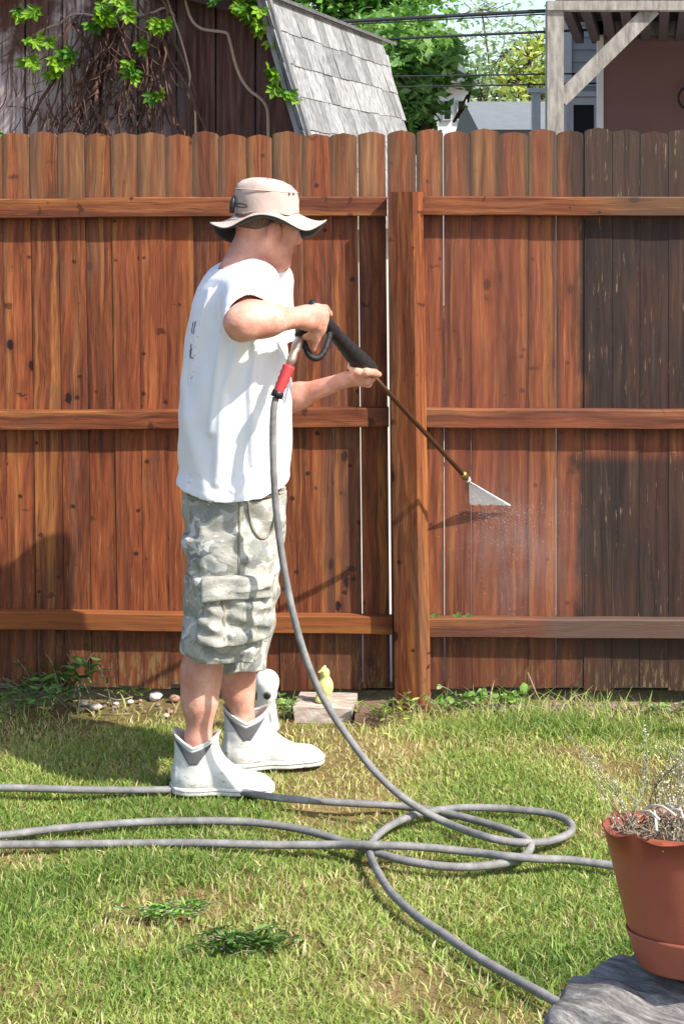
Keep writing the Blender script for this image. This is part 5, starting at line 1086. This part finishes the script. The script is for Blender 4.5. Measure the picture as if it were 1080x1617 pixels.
WD = [('bright leafy weed at the fence foot right of the post', (740,1118), 24, .085, .16, .024, LG, True), ('leafy weed just right of the post base', (700,1122), 14, .06, .12, .022, LG, False), ('small round leaved weed under the washed boards', (818,1112), 7, .055, .05, .035, LG, True),
      ('tall straggly weed in the shade at the left fence foot', (112,1108), 16, .16, .14, .05, DG, False), ('low dark weed at the left edge of the fence foot', (30,1112), 30, .08, .25, .032, DG, False), ('weed tuft with pale top leaf beside the tall straggly weed', (74,1112), 18, .10, .18, .03, DG, False),
      ('small yellow green weed behind the stone litter', (205,1100), 8, .045, .08, .03, YGc, False), ('weed between the white ornament and the slab', (448,1132), 16, .10, .06, .025, LG, False), ('grassy weed in front of the brown block beside the post', (612,1140), 14, .10, .10, .03, YGc, False),
      ('small weed on the right by the unwashed boards', (1062,1126), 14, .05, .14, .03, LG, False), ('dark rosette weed in the middle of the lawn', (395,1492), 60, .035, .12, .030, DG, False), ('small dark weed patch left of the rosette on the lawn', (265,1440), 34, .03, .10, .026, LG, False)]
for k, (lab, (u, v), n_, hg_, spd, lf, cols, rd_) in enumerate(WD): weed(lab, tuple(G(u, v)), n_, hg_, spd, lf, cols, 40+k, rd_)
for k, (u, lab) in enumerate(((686, 'leaf sprig caught on the bottom rail nearest the post'), (722, 'leaf sprig caught on the bottom rail, middle one of three'), (738, 'leaf sprig caught on the bottom rail farthest from the post'))):
    b_ = P(u, 976, 4.975); V, Fq, C = [], [], []
    for j in range(5):
        a = R(-60+30*j+rng.uniform(-10, 10)); d = np.array([math.sin(a), -.3, math.cos(a)]); s_ = np.array([math.cos(a), 0, -math.sin(a)]); L = .022*rng.uniform(.7, 1.2); i0 = len(V); V += [b_, b_+d*L*.5+s_*L*.25, b_+d*L, b_+d*L*.5-s_*L*.25]; Fq.append((i0, i0+1, i0+2, i0+3)); C += [np.array(srgb('#7f9a5c')[:3])*rng.uniform(.8, 1.2)]*4
    o = blades('leaf_sprig', np.array(V), np.array(Fq), np.array(C), MAT_WEED, None, b_); tag(o, lab, 'sprig', 'sprigs on the bottom rail')

# ------------------------------------------------------------------ grass
MAT_GRASS = leafy('grass_blade', .3, .55)
def grass(name, N, x0, x1, y0, y1, seed, hmul=1.0):
    r_ = np.random.default_rng(seed); x = r_.uniform(x0, x1, N); y = r_.uniform(y0, y1, N)
    bare = fbm(x*2.3+9, y*3.4, 31); fine = fbm(x*9, y*9, 77); lush = fbm(x*1.6+3, y*2.0+5, 12)
    dens = np.clip((.70-bare)*4.4, .20, 1)*np.clip(.35+fine*1.2, 0, 1)
    dens *= np.where(y > 4.72, np.clip((4.98-y)*3.2, .10, 1), 1)
    for (u, v), rx, ry, a in (((140,1275), .20, .05, .7), ((520,1225), .16, .10, -.9), ((430,1268), .30, .03, .35), ((600,1165), .08, .05, .6), ((40,1560), .17, .12, .75), ((250,1400), .28, .07, .6), ((560,1290), .15, .05, .45), ((500,1420), .22, .05, .5), ((820,1590), .16, .08, .5), ((740,1335), .12, .03, .6), ((860,1130), .35, .035, .6), ((180,1118), .28, .10, .85), ((640,1540), .2, .08, .45), ((900,1460), .2, .07, .35)):
        c = G(u, v); dens *= 1-a*np.exp(-(((x-c[0])/rx)**2+((y-c[1])/ry)**2))
    keep = r_.random(N) < dens
    keep &= ((x-sc_[0])/.38)**2+((y-sc_[1])/.38)**2 > 1
    keep &= ~((y > 4.79) & (y < 4.96) & (x > s0[0]-.01) & (x < s1[0]+.13))
    x, y = x[keep], y[keep]; lush, bare = lush[keep], bare[keep]; n_ = len(x)
    L = (.015+.020*lush)*r_.uniform(.4, 1.35, n_)*hmul
    near_f = np.clip((y-4.55)/.35, 0, 1)*(fbm(x*4, y*4, 8) > .5); L = L*(1+np.where(x > .2, 1.7, .9)*near_f)
    # hoses and boots press the grass down
    for sp, hid in ((sp1, []), (sp2, [(58, 104, 1300, 1325), (400, 440, 1250, 1262), (556, 700, 1262, 1290)]), (sp3, [(70, 310, 1325, 1340), (760, 800, 1340, 1360), (860, 1000, 1352, 1372)])):
        q = np.array([p for p in sp if p[2] < .08]); u_ = 540+F*x/y; v_ = 319+F*H/y; hide = np.zeros(n_, bool)
        for a, b, c, d in hid: hide |= (u_ > a) & (u_ < b) & (v_ > c-10) & (v_ < d+26)
        dm = np.full(n_, 9.)
        for i in range(0, len(q), 400): dm = np.minimum(dm, np.min((x[:,None]-q[None,i:i+400,0])**2+(y[:,None]-q[None,i:i+400,1])**2, 1) if n_ < 4000 else chunk(x, y, q[i:i+400]))
        dm = np.sqrt(dm); fr = np.clip((dm-.004)/.03, .5, 1); L = L*np.where(hide, np.maximum(fr, .75), fr)
    for cx, cy in ((P(345,0,4.22)[0], 4.23), (P(430,0,4.41)[0], 4.42)):
        e = np.maximum(np.abs(x-cx)/.16, np.abs(y-cy)/.06); L = L*np.where(e < 1, .35, 1)
    az = r_.uniform(0, 2*math.pi, n_); lean = r_.uniform(.2, 1.6, n_); w = r_.uniform(.0008, .0019, n_)*np.where(r_.random(n_) < .10, 2.0, 1.0)
    dx, dy = np.cos(az), np.sin(az); fa = r_.uniform(0, math.pi, n_); sx, sy = np.cos(fa)*w, np.sin(fa)*w*.6
    gz = (fbm(x*2.1, y*2.1, 5)-.5)*.03-.012
    def at(t, k): h_ = L*t; b_ = lean*L*t**1.8*.9; return np.stack([x+dx*b_+sx*k, y+dy*b_+sy*k, gz+h_*(1-.28*lean*t)], 1)
    V = np.stack([at(0, -1), at(0, 1), at(.5, 1), at(.5, -1), at(1, 0)], 1).reshape(-1, 3); b_ = np.arange(n_)[:,None]*5
    tri = np.concatenate([b_+np.array([[0,1,2]]), b_+np.array([[0,2,3]]), b_+np.array([[3,2,4]])])
    cols = np.array([srgb(c)[:3] for c in ('#4a662a', '#708a3e', '#95a354', '#b4b56f', '#c9bc92', '#aa946f')])
    f = .9+1.5*r_.random(n_)+1.1*(bare-.45)*2-.9*(lush-.45)*2; dry = r_.random(n_) < np.clip((bare-.38)*1.5, .07, .6); f = np.where(dry, r_.uniform(3.2, 5, n_), f); f = np.clip(f, 0, 4.99)
    i0 = f.astype(int); t = (f-i0)[:,None]; C = (cols[i0]*(1-t)+cols[i0+1]*t)*r_.uniform(.8, 1.2, (n_,1))
    o = blades(name, V, tri, np.repeat(C, 5, 0), MAT_GRASS); return tag(o, kind='stuff')
def chunk(x, y, q):
    out = np.empty(len(x))
    for i in range(0, len(x), 4000): out[i:i+4000] = np.min((x[i:i+4000,None]-q[None,:,0])**2+(y[i:i+4000,None]-q[None,:,1])**2, 1)
    return out
tag(grass('grass', 400000, -1.45, 1.45, 2.55, 4.99, 1), 'sunlit short lawn grass mixed with dry straw blades', 'grass')
tag(grass('grass', 70000, -3.2, -1.45, 2.2, 4.99, 2), 'lawn grass beyond the left of the view', 'grass'); tag(grass('grass', 70000, 1.45, 3.2, 2.2, 4.99, 3), 'lawn grass beyond the right of the view', 'grass')
